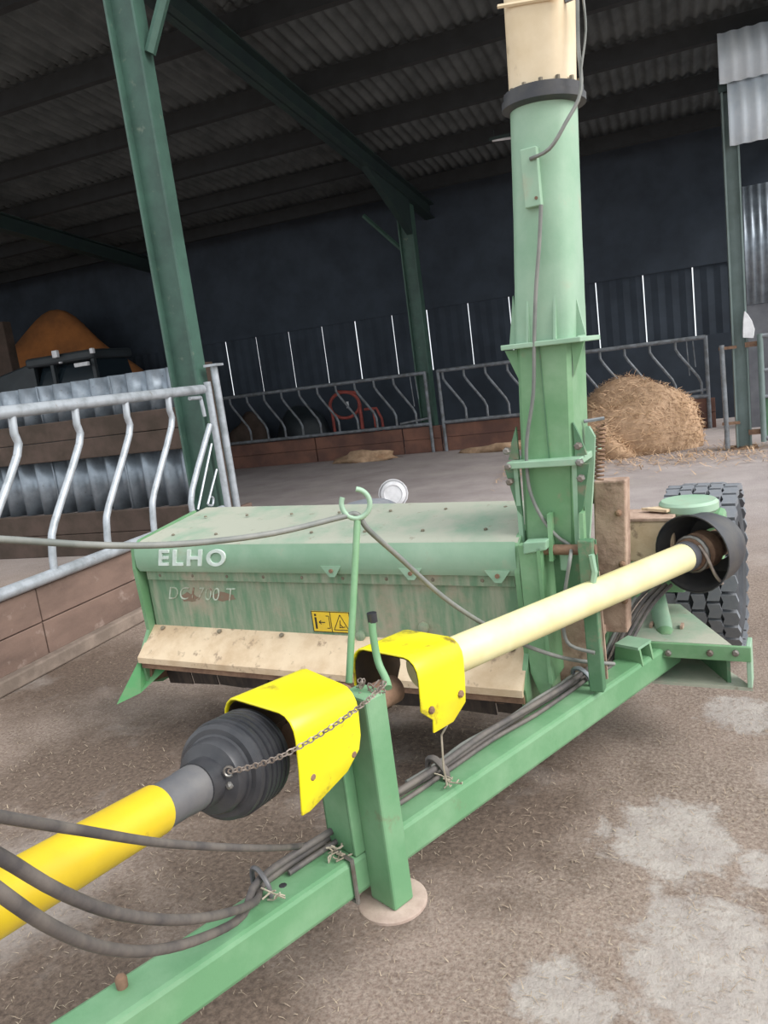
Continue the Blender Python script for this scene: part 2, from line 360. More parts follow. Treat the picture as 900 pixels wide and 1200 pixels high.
# ================================================================== RIGHT END: fascia sheets, gate, far sheets
fy = 10.28
t = thing('cladding_panel', (1.6, fy, 3.5), 'pale corrugated cladding hung above the opening beside the slim post', 'cladding')
pw = 14*.145
A = onY(840, 47, fy); Bz = onY(840, 102, fy).z
src = corr_sheet(pw, 1, .018, .145, Vector((.56, fy-.06, Bz)), UX, Vector((0, .03, A.z-Bz+.05)), -UY).build('upper_sheet', m_fascia, t, smooth=80, double=.004)
z0 = onY(853, 172, fy).z
corr_sheet(pw-.08, 1, .018, .145, Vector((.64, fy, z0)), UX, Vector((0, 0, Bz-z0+.06)), -UY).build('lower_sheet', m_fascia, t, smooth=80, double=.004)
MB().box((1.6, fy+.05, Bz), (2.1, .06, .12)).build('rail', m_rafter, t)
t = thing('cladding_panel', (2.2, 12.4, 0), 'grey corrugated sheets at the back of the gated opening', 'cladding')
corr_sheet(2.8, 1, .015, .1, Vector((.9, 12.4, 1.75)), UX, Vector((0, 0, 1.6)), -UY).build('sheet', m_corr, t, smooth=80, double=.004)
MB().box((2.3, 12.46, .87), (2.8, .1, 1.75)).build('block_wall', m_blocks, t)
gy = 10.25
t = thing('yard_gate', (1.4, gy, 0), 'green sheeted tubular gate hung on the slim grey-green post', 'gate')
for z, r_ in ((1.33, .028), (.93, .022), (.62, .022), (.12, .028)):
    MB().cyl((.85, gy, z), (2.6, gy, z), r_, n=10).build('rail', m_galvd, t, smooth=50)
for x in (.87, 2.58): MB().cyl((x, gy, .08), (x, gy, 1.36), .034, n=10).build('stile', m_postgrey, t, smooth=50)
MB().box((1.73, gy+.03, .36), (1.68, .012, .5)).build('infill_sheet', m_greend, t)
for z in (1.25, .2): MB().box((.78, gy+.06, z), (.14, .05, .06)).build('hinge', m_rust, t)
t = thing('slam_post', (.45, 10.3, 0), 'thin steel tube standing between hay bale and the slim post', 'post')
MB().cyl((.47, 10.3, .0), (.455, 10.3, 1.28), .03, n=10).build('tube', m_galvd, t, smooth=50)
for z in (1.24, .33): MB().box((.52, 10.3, z), (.2, .03, .035)).build('lug', m_rust, t)
def rag(name, label, c, pts_, th):
    mb = MB(); mb.loft([[Vector(c)+Vector((x+dx_, yy+.01*math.sin(9*x+5*z), z)) for x, z in pts_] for yy, dx_ in ((-th, 0), (-th*.2, .006), (th, -.004))]); o = mb.build(name, m_white, loc=c, smooth=60)
    return tag(o, label, 'plastic sack')
rag('plastic_sack', 'torn white plastic sack hanging at the top of the slim post', (.74, 10.28, 1.36), [(-.05, -.02), (.06, -.04), (.075, .06), (.05, .16), (.01, .24), (-.02, .28), (-.035, .2), (-.045, .08)], .03)
rag('plastic_sack', 'small white plastic sack resting on the middle gate rail', (1.12, 10.24, .65), [(-.11, 0), (.12, 0), (.10, .12), (.06, .22), (.0, .2), (-.05, .1)], .035)

# ================================================================== BACK FEED BARRIER
by = 12.80
def back_barrier(x0, x1, label, nb, xstart):
    t = thing('feed_barrier', ((x0+x1)/2, by, 0), label, 'feed barrier', 'feed barriers across the back')
    MB().cyl((x0, by, 1.38), (x1, by, 1.38), .032, n=10).build('top_rail', m_galvd, t, smooth=50)
    MB().cyl((x0, by, .50), (x1, by, .50), .03, n=10).build('bottom_rail', m_galvd, t, smooth=50)
    for x in (x0, x1): MB().cyl((x, by, .0), (x, by, 1.40), .03, n=10).build('end_post', m_galvd, t, smooth=50)
    MB().cyl((x1-.55, by, .55), (x1, by, .60), .02, n=8).build('latch_bar', m_galvd, t, smooth=50)
    prof = [(0, 1.37), (.0, 1.25), (.05, 1.16), (.30, .80), (.34, .70), (.34, .50)]
    src = MB().tube([(xstart+a, by, z) for a, z in prof], .021, 7).build('bar', m_galvd, t, smooth=50)
    for i in range(1, nb): inst(src, t, (.372*i, 0, 0))
    for x, h in ((x1-.25, .9), (x1-.16, .7)):
        MB().cyl((x, by, 1.37-h*.6), (x-.02, by, 1.37), .009, n=6).build('latch_rod', m_galvd, t, smooth=50)
    return t
bx0 = onY(505, 436, by).x
t1 = back_barrier(-8.35, bx0-.12, 'grey tubular barrier section in front of the red tubular frame', 10, -8.05)
t2 = back_barrier(bx0+.12, .35, 'grey tubular barrier section running behind the hay bale', 11, bx0+.2)
# boards under the barrier
joints = [-8.5]+[onY(x, 510, by).x for x in (367, 471)]+[bx0+.05, bx0+1.5, bx0+3.0, .45]
t = thing('kick_board', (-4, by, 0), 'red-brown boards along the floor under the back feed barrier', 'boards')
for a, b in zip(joints, joints[1:]):
    for z0, z1 in ((0, .235), (.24, .455)):
        MB().box(((a+b)/2, by+.065+.004*random.random(), (z0+z1)/2), (b-a-.02, .05, z1-z0)).build('board', m_woodrd, t, bevel=.006)

# muck ridge against the boards: loose heaps
def blob(name, c, rad, seed, m, label, cat, sub=4, rough=.18, flat=0.0, freq=1.0, group=None):
    rng = random.Random(seed); ph = [(rng.uniform(1.2, 5)*freq, rng.uniform(0, 6), Vector((rng.gauss(0, 1), rng.gauss(0, 1), rng.gauss(0, 1))).normalized()) for _ in range(26)]
    bm = bmesh.new(); bmesh.ops.create_icosphere(bm, subdivisions=sub, radius=1)
    for v in bm.verts:
        d = v.co.normalized(); s = 1+sum(math.sin(a*d.dot(k)*2+b)*rough/(a) for a, b, k in ph)*.55
        p = Vector((d.x*rad[0], d.y*rad[1], d.z*rad[2]))*s
        p.z = max(p.z, -.0 if flat else -9)
        v.co = p
    me = bpy.data.meshes.new(name); bm.to_mesh(me); bm.free(); me.shade_smooth(); me.materials.append(m)
    o = bpy.data.objects.new(name, me); COL.objects.link(o); o.location = c; ORIG[o] = Vector(c)
    return tag(o, label, cat, group)
for i, (px, s, lb) in enumerate(((432, .30, 'low heap of spilled feed against the red-brown boards'), (590, .26, 'small spilled feed heap on the floor left of the hay bale'))):
    p = gnd(px, 541 - (px-432)*.1); blob('spilled_feed', (p.x, by-.36, 0), (.55, .25, s*.5), 3+i, m_hay, lb, 'heap', 3, .3, 1)

# things behind the barrier
p = onY(355, 512, 13.5); blob('dark_heap', (p.x+.05, 13.5, 0), (.62, .42, 1.0), 11, m_dark, 'dark rounded heap behind the back feed barrier bars', 'heap', 4, .12, 1)
p = onY(300, 512, 13.5); blob('brown_heap', (p.x-.1, 13.5, 0), (.42, .42, .95), 12, m_wooddk, 'brown heap of feed behind the back feed barrier', 'heap', 4, .2, 1)
fy2 = 13.15
c = onY(404, 476, fy2); t = thing('red_frame', (c.x, fy2, 0), 'red tubular steel frame standing behind the back feed barrier', 'frame')
MB().tube([(c.x+.30*math.cos(a), fy2, c.z+.02+.24*math.sin(a)) for a in [k*math.pi/10 for k in range(20)]], .032, 7, closed=True).build('hoop', m_red, t, smooth=60)
MB().tube([(c.x-.27, fy2, 0), (c.x-.27, fy2, c.z-.05)], .03, 7).build('leg', m_red, t, smooth=60)
MB().tube([(c.x+.30, fy2, 0), (c.x+.30, fy2, c.z+.02)], .036, 7).build('leg', m_red, t, smooth=60)
MB().tube([(c.x+.3, fy2, c.z+.22), (c.x-.1, fy2, c.z+.28)], .03, 7).build('top_bar', m_red, t, smooth=60)
MB().tube([(c.x+.38, fy2, c.z-.1), (c.x+.62, fy2, c.z-.1), (c.x+.70, fy2, c.z-.3), (c.x+.72, fy2, 0)], .025, 7).build('side_arm', m_red, t, smooth=60)
MB().tube([(c.x+.55, fy2, c.z-.1), (c.x+.57, fy2, 0)], .02, 7).build('leg', m_red, t, smooth=60)
MB().box((c.x+.08, fy2-.04, c.z+.02), (.045, .01, .12)).build('tag', m_white, t)

# ================================================================== HAY BALE
bc = Vector((-.62, 11.05, 0))
hb = blob('hay_bale', bc, (.84, .62, .98), 23, m_hay, 'slumped round bale of brown hay on the floor beside the slim post', 'bale', 5, .07, 1)
def strands(n, sampler, ln, wd, seed):
    rng = random.Random(seed); mb = MB()
    for _ in range(n):
        p, nrm = sampler(rng); d = Vector((rng.gauss(0, 1), rng.gauss(0, 1), rng.gauss(0, .6)));
        d = (d-nrm*d.dot(nrm)*.75).normalized(); sd = d.cross(nrm)
        if sd.length < 1e-3: continue
        sd = sd.normalized()*wd*rng.uniform(.6, 1.3); l = ln*rng.uniform(.4, 1.3); q = p+nrm*.012
        k = nrm*l*rng.uniform(0, .25)
        mb.add([q-sd, q+sd, q+d*l*.5+k+sd*.8, q+d*l*.5+k-sd*.8, q+d*l+k*.4], [(0, 1, 2, 3), (3, 2, 4)])
    return mb
vs = [(v.co.copy(), v.normal.copy()) for v in hb.data.vertices if v.co.z > .02]
strands(3800, lambda r: (lambda a: (a[0]+bc, a[1]))(r.choice(vs)), .11, .004, 5).build('loose_strands', m_haystr, hb, kind='stuff')
p = gnd(715, 528); lh = blob('loose_hay', (p.x, 10.65, 0), (.42, .32, .46), 33, m_hay, 'loose tuft of hay pulled from the slumped bale', 'hay', 4, .25, 1)
vs2 = [(v.co.copy()+lh.location, v.normal.copy()) for v in lh.data.vertices if v.co.z > .02]
strands(1300, lambda r: r.choice(vs2), .2, .004, 6).build('loose_strands', m_haystr, lh, kind='stuff')
def litter(r):
    u = r.random(); return Vector((r.uniform(-2.2, 3.2), 10.0+r.gauss(0, .45)-.1*u, .003)), UZ
o = strands(2200, litter, .16, .005, 8).build('hay_litter', m_haystr); tag(o, 'loose hay strewn on the floor before bale and gate', 'hay', kind='stuff')
def chaff(r):
    while True:
        x, y = r.uniform(-3.4, 2.2), r.uniform(.3, 5.0)
        if r.random() < 1.15-y*.16: return Vector((x, y, -.008)), UZ
o = strands(16000, chaff, .026, .0011, 9).build('straw_chaff', m_straw); tag(o, 'fine chopped straw scattered over the mucky yard floor', 'straw', kind='stuff')

# ================================================================== LEFT FEED BARRIER
fx = -3.65
t = thing('feed_barrier', (fx, 4.0, .5), 'pale galvanised barrier of bent bars standing on mucky planks', 'feed barrier')
yA, yB = 1.6, 5.42
MB().cyl((fx, yA, 1.55), (fx, yB, 1.545), .038, n=14).build('top_rail', m_galv, t, smooth=50)
MB().cyl((fx, yA, .545), (fx, yB, .535), .038, n=14).build('bottom_rail', m_galv, t, smooth=50)
prof = [onX(88, 478, fx), onX(90, 497, fx), onX(93, 520, fx), onX(64, 612, fx), onX(61, 640, fx), onX(64, 672, fx)]
y2 = prof[0].y; prof[0].z = 1.54; prof[-1].z = .55; 
src = MB().tube(prof, .024, 9, smooth=3).build('bar', m_galv, t, smooth=60)
for px in ((15, 490), (147, 470), (197, 464)): inst(src, t, (0, onX(*px, fx).y-y2, 0))
dyb = onX(15, 490, fx).y-y2
for k in (2, 3): inst(src, t, (0, dyb*k, 0))
MB().tube([onX(246, 498, fx), onX(225, 575, fx), onX(226, 602, fx)], .024, 9, smooth=3).build('bar', m_galv, t, smooth=60)
a = onX(243, 450, fx); MB().cyl((fx, a.y, .50), (fx, a.y, 1.60), .03, n=12).build('end_post', m_galv, t, smooth=50)
MB().tube([onX(222, 467, fx-.0), onX(235, 466, fx), onX(236, 470, fx), onX(240, 488, fx)], .016, 8).build('latch', m_galv, t, smooth=50)
MB().tube([onX(248, 520, fx), onX(232, 597, fx), onX(242, 598, fx)], .009, 6).build('tie_rod', m_galv, t, smooth=50)
MB().tube([onX(254, 550, fx), onX(245, 585, fx), onX(244, 591, fx), onX(249, 592, fx), onX(250, 584, fx), onX(247, 582, fx)], .009, 6, smooth=3).build('tie_rod', m_galv, t, smooth=50)
t = thing('gate_post', (fx+.02, a.y+.42, 0), 'slim galvanised post standing just past the end of the pale barrier', 'post')
q = onX(252, 440, fx+.02); MB().cyl((fx+.02, q.y, 0), (fx+.02, q.y, 1.72), .032, n=12).build('tube', m_galv, t, smooth=50)
MB().box((fx+.02, q.y, 1.73), (.12, .12, .02)).build('cap', m_galv, t)
t = thing('plank_wall', (fx-.02, 3.6, 0), 'low wall of mucky brown planks beneath the pale barrier', 'plank wall')
for y0, y1 in ((.9, 3.35), (3.36, 5.9)):
    for z0, z1 in ((.085, .285), (.292, .50)):
        MB().box((fx-.03+random.uniform(-.003, .003), (y0+y1)/2, (z0+z1)/2), (.05, y1-y0, z1-z0)).build('plank', m_wood, t, bevel=.005)
MB().box((fx+.0, 3.4, .045), (.11, 5.0, .085)).build('sill', m_sill, t, bevel=.01)

# ================================================================== CORRUGATED PARTITION BEHIND THE LEFT BARRIER
pyy = 6.3
t = thing('sheeted_partition', (-6.5, pyy, 0), 'partition of corrugated sheets and dark timber rails behind the pale barrier', 'partition')
for nm, z0, z1 in (('upper_sheet', 1.40, 1.80), ('lower_sheet', .45, 1.06)):
    for k in range(4):
        x1 = -4.32-k*.94
        corr_sheet(.96, 1, .055, .24, Vector((x1-.96, pyy+(.006 if k % 2 else 0), z0)), UX, Vector((0, 0, z1-z0)), -UY).build(nm, m_corr, t, smooth=70, double=.004)
for z0, z1, m in ((1.02, 1.22, m_wooddk), (1.225, 1.42, m_wooddk), (.24, .46, m_wooddk), (0, .235, m_wooddk)):
    MB().box((-6.25, pyy-.09, (z0+z1)/2), (3.95, .06, z1-z0)).build('timber_rail', m, t, bevel=.008)
for x in (-4.25, -8.2): MB().box((x, pyy+.1, .9), (.12, .12, 1.8)).build('timber_post', m_wooddk, t)

# ================================================================== VEHICLE AND HEAP BEHIND THE PARTITION
vy = 9.6
def vp(px, py, Y=vy): return onY(px, py, Y)
A = vp(30, 425); B = vp(120, 412)
t = thing('tractor', ((A.x+B.x)/2-.5, vy+1, 0), 'dark tractor with small white lamps parked before the orange heap', 'tractor')
xr = vp(113, 440).x; xl = vp(-40, 450).x; zt = vp(80, 415).z
MB().box(((xr+xl)/2, vy+1.0, 1.35), (xr-xl, 2.0, .9)).build('body', m_dark, t, bevel=.06)
xm = vp(35, 430).x
mb = MB(); mb.hexa([(xm, vy, 1.8), (xr, vy, 1.8), (xr, vy+.9, 1.8), (xm, vy+.9, 1.8)], [(xm+.12, vy+.15, zt-.12), (xr-.06, vy+.15, zt-.12), (xr-.06, vy+.85, zt-.12), (xm+.12, vy+.85, zt-.12)]); mb.build('cab_glass', m_glassd, t)
MB().box(((xm+xr)/2-.03, vy+.45, zt-.05), (xr-xm+.08, .95, .15)).build('cab_roof', m_dark, t, bevel=.04)
for x in (xm+.03, (xm+xr)/2-.2, xr-.03): MB().box((x, vy+.04, (1.8+zt-.1)/2), (.06, .06, zt-1.9)).build('cab_pillar', m_dark, t)
MB().hexa([(xl, vy, 1.5), (xm, vy, 1.5), (xm, vy+1.2, 1.5), (xl, vy+1.2, 1.5)], [(xl+.1, vy+.1, zt-.25), (xm, vy+.1, zt-.02), (xm, vy+1.1, zt-.02), (xl+.1, vy+1.1, zt-.25)]).build('bonnet', m_dark, t, bevel=.03)
for px, py, sx, sz in ((65, 415, .10, .11), (108, 411, .06, .08), (96, 427, .26, .06), (71, 425, .03, .03)):
    q = vp(px, py, vy-.08); MB().box(q, (sx, .06, sz)).build('work_lamp' if px != 96 else 'light_strip', m_white, t, bevel=.01)
for x in (xl+.35, xr-.2):
    MB().lathe((x-.2, vy+1.0, .75), UX, [(.35, .0), (.7, .03), (.75, .12), (.75, .3), (.7, .38), (.35, .4)], 24).build('wheel', m_rubber, t, smooth=40)
a = onY(60, 383, 12.4)
hp = blob('feed_heap', (a.x-.9, 12.78, 0), (3.5, 1.02, 3.18), 51, m_heap, 'tall orange-brown heap of loose feed against the rear wall', 'heap', 5, .10, 1)
for v in hp.data.vertices:
    z = v.co.z/3.18
    v.co.x *= (1-abs(z)*.22)
p = onY(14, 400, 11.2)
t = thing('timber_post', (p.x, 11.0, 0), 'dark upright timber standing in front of the orange heap', 'post')
MB().box((p.x, 11.0, 1.6), (.34, .2, 3.3)).build('post', m_wooddk, t, bevel=.02)

# lamp tube under the roof
p = onY(592, 164, 11.6)
t = thing('strip_lamp', p, 'short white strip lamp hung under the dark roof', 'lamp')
MB().cyl(p-UX*.18+UZ*.03, p+UX*.18-UZ*.0, .018, n=8).build('tube', m_white, t, smooth=50)
MB().box(p+UZ*.05, (.44, .06, .04)).build('housing', m_rafter, t)
for s in (-1, 1): MB().cyl(p+UX*.15*s+UZ*.06, p+UX*.15*s+UZ*(zr(p.y)+.3-p.z), .006, n=5).build('hanger', m_rafter, t)

# white bucket behind the machine
p = gnd(463, 596)
t = thing('bucket', (p.x, p.y, 0), 'white plastic bucket tipped on the floor behind the green hood', 'bucket')
ax = (Vector((0, 0, CAM_H*.35))-Vector((p.x, p.y, 0))); ax.z = .9; ax.normalize()
b0 = Vector((p.x, p.y, .17))
MB().lathe(b0-ax*.16, ax, [(.10, .0), (.155, .02), (.16, .10), (.15, .24), (.135, .285), (.10, .30), (.095, .29)], 26).build('body', m_white, t, smooth=45)
MB().tube([b0+ax*.10+(ax.orthogonal().normalized()*math.cos(k)+ax.cross(ax.orthogonal().normalized())*math.sin(k))*.158 for k in [i*.3927 for i in range(16)]], .007, 6, closed=True).build('rim', m_white, t, smooth=60)

# ================================================================== FORAGE HARVESTER
HV = thing('forage_harvester', ml(0, .6, 0), 'green trailed forage harvester with cream lip, tall discharge chute and drawbar', 'harvester')
HW = 1.72; L0 = -1.73; R0 = -.01
def mprism(poly, x0, x1): return [ml(x0, y, z) for y, z in poly], MX*(x1-x0)
# hood top with rolled front edge
prof = [(.42, .93), (.42, .965), (.05, .915), (.02, .905), (.004, .885), (0, .86), (.0, .81), (.012, .79), (.045, .785), (.045, .80), (.03, .81), (.03, .87), (.06, .89)]
mb = MB(); mb.loft([[ml(L0, y+(.07 if y > .4 else 0), z) for y, z in prof], [ml(R0, y-(.05 if y > .4 else 0), z) for y, z in prof]]); hood = mb.build('hood_top', m_hoodtop, HV, smooth=35)
prof = [(.0, .905), (-.004, .885), (-.008, .86), (-.008, .812), (.006, .787), (.03, .782), (.03, .79), (.012, .80), (.004, .815), (.004, .86), (.008, .885)]
mb = MB(); mb.prism(*mprism([(y-.002, z) for y, z in prof], L0+.004, R0-.004)); roll = mb.build('front_roll', m_greenp, HV, smooth=35)
# front strip and panel
mb = MB(); mb.box(ml((L0+R0)/2, .026, .765), (R0-L0-.05, .012, .04), X3(MX, MY, MZ)); strip = mb.build('seam_strip', m_panel, HV)
mb = MB(); mb.prism(*mprism([(.035, .79), (.045, .79), (.045, .47), (.035, .47)], L0+.01, R0)); panel = mb.build('front_panel', m_panel, HV)
for i in range(9):
    q = ml(L0+.10+i*.185, .02, .765); MB().lathe(q+MY*.004, -MY, [(.007, 0), (.007, .005), (.004, .007)], 8).build('bolt', m_bolt, strip)
for i in range(7):
    for yy, zz in ((.10, .925), (.32, .955)):
        q = ml(L0+.14+i*.24, yy, zz-.003); MB().lathe(q, UZ, [(.007, 0), (.007, .005), (.004, .007)], 8).build('bolt', m_bolt, hood)
for px, py in ((388, 669), (481, 672), (583, 675)):
    q = mly(px, py, -.012)
    mb = MB(); mb.prism([q-MX*.045+MZ*.018, q+MX*.045+MZ*.018, q+MX*.012-MZ*.024, q-MX*.012-MZ*.024], MY*.006); h = mb.build('hinge_tab', m_greenp, HV)
    MB().lathe(q-MY*.0, -MY, [(.008, 0), (.008, .006)], 8).build('bolt', m_rust, h)
for px, py in ((497, 735), (423, 745)):
    q = mly(px, py, .034); MB().lathe(q, -MY, [(.022, 0), (.02, .012), (.010, .016)], 12).build('plug', m_panel, panel, smooth=40)
# lettering
q = mly(187, 661, -.0105); qe = mly(263, 661, -.0105)
text_mesh('ELHO', ml(-1.59, -.0105, .818), MX, MZ, .070, .006, bold=.022, shear=.2, spacing=1.26, wide=1.34).build('lettering', m_letter, roll)
for wd_, x_ in (('DC', -1.615), ('1700', -1.485), ('T', -1.285)):
    text_mesh(wd_, ml(x_, .034, .655), MX, MZ, .055, .002, bold=-.012, shear=.35, spacing=1.05).build('lettering', m_letter2, panel)
for px, py, sx, sz in ((222, 700, .10, .022), (262, 699, .13, .02)):
    q = mly(px, py, .0345)
    mb = MB(); rr = random.Random(px); mb.prism([q+MX*(sx*.5*math.cos(a)*rr.uniform(.7, 1.2))+MZ*(sz*math.sin(a)*rr.uniform(.6, 1.2)) for a in [k*.4488 for k in range(14)]], MY*-.0008); mb.build('rust_patch', m_rustpatch, panel)
# warning decal
q0 = mly(368, 740, .033); q1 = mly(409, 717.5, .033)
dw = (q1-q0).dot(MX); dh = (q1-q0).z
mb = MB(); mb.box((q0+q1)/2, (dw, .002, dh), X3(MX, MY, MZ)); dec = mb.build('warning_decal', m_decal, panel)
dn = -MY*.0016
def dpx(u_, v_): return q0+MX*dw*u_+MZ*dh*v_+dn
def dline(mb, a, b, wd=.0028):
    A, B = dpx(*a), dpx(*b); t = (B-A).normalized(); s = t.cross(MY)*wd/2
    mb.prism([A-s, B-s, B+s, A+s], MY*.001)
mb = MB()
for a, b in (((.0, .02), (1, .02)), ((0, .98), (1, .98)), ((.01, 0), (.01, 1)), ((.5, 0), (.5, 1)), ((.99, 0), (.99, 1)), ((.56, .14), (.94, .14)), ((.56, .14), (.75, .86)), ((.94, .14), (.75, .86)),
             ((.72, .25), (.74, .6)), ((.80, .25), (.72, .45)), ((.70, .25), (.86, .3))): dline(mb, a, b)
mb.build('border', m_black, dec)
mb = MB()
for a, b, wd in (((.10, .15), (.10, .7), .009), ((.10, .76), (.10, .86), .009), ((.18, .47), (.34, .47), .004), ((.18, .47), (.24, .56), .003), ((.18, .47), (.24, .38), .003), ((.38, .2), (.46, .2), .003), ((.46, .2), (.46, .78), .003), ((.38, .78), (.46, .78), .003)): dline(mb, a, b, wd)
mb.build('pictogram', m_black, dec)
# cream lip
prof = [(.045, .525), (.045, .515), (-.075, .415), (-.075, .40), (-.088, .40), (-.088, .425), (.035, .532)]
mb = MB(); mb.prism(*mprism(prof, L0-.01, R0+.0)); lip = mb.build('cream_lip', m_cream, HV)
for i in range(6):
    q = ml(L0+.06+i*.32, .02, .522); MB().lathe(q, Vector((0, -.4, 1)), [(.010, 0), (.010, .006), (.005, .010)], 8).build('bolt', m_bolt, lip)
mb = MB(); mb.prism(*mprism([(-.08, .40), (-.05, .40), (-.05, .36), (-.08, .375)], L0, R0)); mb.build('lip_edge', m_rust, HV)
fsrc = None
for i in range(12):
    x_ = L0+.01+i*(HW-.02)/12; wd_ = (HW-.02)/12-.004
    MB().prism([ml(x_, .03, .40), ml(x_+wd_, .03, .40), ml(x_+wd_, .05+.006*(i % 3), .255+.006*(i % 2)), ml(x_, .05+.006*(i % 3), .25+.005*(i % 4))], MY*.006).build('rubber_flap', m_flap, HV)
# side plates, back, skids
side = [(.42, .965), (.05, .918), (.0, .89), (-.012, .80), (.0, .52), (-.07, .42), (-.06, .30), (.02, .27), (.40, .27), (.45, .5)]
for x0, nm in ((L0-.02, 'side_plate'), (R0-.012, 'side_plate')):
    mb = MB(); mb.prism(*mprism(side, x0, x0+.018)); mb.build(nm, m_green, HV)
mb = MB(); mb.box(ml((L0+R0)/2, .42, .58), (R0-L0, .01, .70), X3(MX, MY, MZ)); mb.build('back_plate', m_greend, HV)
mb = MB(); mb.prism([ml(L0-.01, -.07, .42), ml(L0-.01, .02, .38), ml(L0+.09, -.02, .36), ml(L0-.02, -.10, .265), ml(L0-.10, -.17, .235)], MY*.012+MZ*.012); mb.build('divider_point', m_skid, HV)
mb = MB(); mb.prism([ml(L0-.015, -.03, .42), ml(L0-.015, .30, .30), ml(L0-.015, .30, .24), ml(L0-.015, -.05, .30)], MX*.025); mb.build('skid', m_rust, HV)
# rotor with flails
mb = MB(); mb.cyl(ml(L0+.03, .18, .50), ml(R0-.03, .18, .50), .09, n=18); rot = mb.build('rotor', m_rust, HV, smooth=50)
for i in range(26):
    a = -1.57+(-.9, .35, 1.2, 2.3)[i % 4]*.5-.1; c0 = ml(L0+.08+i*.0625, .18, .50); dr = MY*math.cos(a)+MZ*math.sin(a)
    mb = MB(); mb.box(c0+dr*.15, (.035, .012, .17), X3(MX, dr.cross(MX), dr)); mb.build('flail', m_rust, rot)
# ---- tower: uprights and lower chute
def lean(z): return .087+.055*(z-.95)
mb = MB(); mb.prism([ml(.0, -.02, .90), ml(.072, -.02, .90), ml(.072, -.02, .44), ml(.045, -.02, .335), ml(.02, -.02, .40), ml(.0, -.02, .46)], MY*.03); up = mb.build('upright', m_green, HV, bevel=.004)
mb = MB(); mb.box(ml(.07, .05, .66), (.012, .16, .46), X3(MX, MY, MZ)); mb.build('upright_web', m_green, HV)
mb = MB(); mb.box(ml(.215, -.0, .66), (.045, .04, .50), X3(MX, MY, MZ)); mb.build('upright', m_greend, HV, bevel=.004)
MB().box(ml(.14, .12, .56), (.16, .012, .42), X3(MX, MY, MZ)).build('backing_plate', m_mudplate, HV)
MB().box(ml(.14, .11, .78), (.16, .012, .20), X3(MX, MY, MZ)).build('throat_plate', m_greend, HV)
MB().cyl(ml(.04, .02, .872), ml(.24, .02, .872), .017, n=12).build('pivot_pin', m_rust, HV, smooth=50)
MB().box(ml(.135, .03, .83), (.03, .01, .06), X3(MX, MY, MZ)).build('hanger_lug', m_greenp, HV, bevel=.004)
for x in (.095, .197): MB().prism([ml(x, -.005, .84), ml(x, .03, .84), ml(x, .05, .99), ml(x, .015, .99)], MX*.012).build('pivot_cheek', m_green, HV)
CY = .16
def rect(z, hx, hy, dy=0.0, p=7.0, n=40):
    out = []
    for k in range(n):
        a = 2*math.pi*(k+.5)/n; c, s_ = math.cos(a), math.sin(a)
        rr = (abs(c)**p+abs(s_)**p)**(-1/p); out.append(ml(lean(z)+hx*c*rr, CY+dy+hy*s_*rr, z))
    return out
mb = MB(); mb.loft([rect(.86, .083, .10, -.01, 14), rect(1.0, .086, .105, 0, 14), rect(1.15, .088, .11, 0, 14)]); low = mb.build('lower_chute', m_green, HV, smooth=30)
for sx in (-1, 1):
    MB().prism([ml(lean(1.1)+sx*.088, CY-.125, 1.16), ml(lean(1.1)+sx*.088, CY-.105, 1.16), ml(lean(.9)+sx*.084, CY-.095, .87), ml(lean(.9)+sx*.084, CY-.115, .87)], MX*sx*.014).build('edge_rib', m_greenp, low)
def plate(name, z, hx, hy, th, m, parent, hxs=0):
    return MB().box(ml(lean(z)+hxs, CY, z), (hx*2, hy*2, th), X3(MX, MY, MZ)).build(name, m, parent, bevel=.003)
fl1 = plate('pivot_flange', 1.152, .118, .15, .022, m_greenp, HV)
for sx in (-1, 1):
    b0 = lean(1.15)+sx*.092
    MB().prism([ml(b0, CY-.10, 1.165), ml(b0+sx*.035, CY-.10, 1.165), ml(b0+sx*.02, CY-.10, 1.22), ml(b0, CY-.10, 1.27)], MY*.012).build('gusset', m_greend, HV)
    MB().prism([ml(b0, CY-.12, 1.14), ml(b0+sx*.045, CY-.12, 1.14), ml(b0+sx*.015, CY-.12, 1.00), ml(b0, CY-.12, .98)], MY*.012).build('gusset', m_greend, HV)
    for k in range(3):
        q = ml(b0+sx*.022, CY-.155, 1.10+.05*k); MB().lathe(q+MY*.02, -MY, [(.012, 0), (.012, .018), (.007, .022)], 6).build('bolt', m_steel, fl1)
mb = MB(); mb.loft([rect(1.15, .088, .105, 0, 14), rect(1.52, .086, .105, 0, 14)]); mid = mb.build('middle_chute', m_green, HV, smooth=30)
MB().box(ml(lean(1.34), CY-.1065, 1.34), (.004, .004, .36), X3(MX, MY, MZ)).build('weld_seam', m_greend, mid)
fl2 = MB().box(ml(lean(1.52), CY, 1.52), (.25, .27, .016), X3((MX-MZ*.02).normalized(), MY, MZ)).build('chute_flange', m_greenp, HV, bevel=.003)
for sx in (-1, 1):
    b0 = lean(1.5)+sx*.086
    MB().prism([ml(b0, CY-.09, 1.512), ml(b0+sx*.04, CY-.09, 1.512), ml(b0, CY-.09, 1.41)], MY*.012).build('gusset', m_green, HV)
    MB().prism([ml(b0, CY-.05, 1.53), ml(b0+sx*.036, CY-.05, 1.53), ml(b0+sx*.020, CY-.05, 1.62), ml(b0+sx*.010, CY-.05, 1.68)], MY*.010).build('gusset', m_greenp, HV)
for dx_ in (-.045, .04): MB().prism([ml(lean(1.55)+dx_, CY-.10, 1.528), ml(lean(1.55)+dx_, CY-.128, 1.528), ml(lean(1.68)+dx_, CY-.10, 1.69)], MX*.007).build('stiffener', m_greenp, HV)
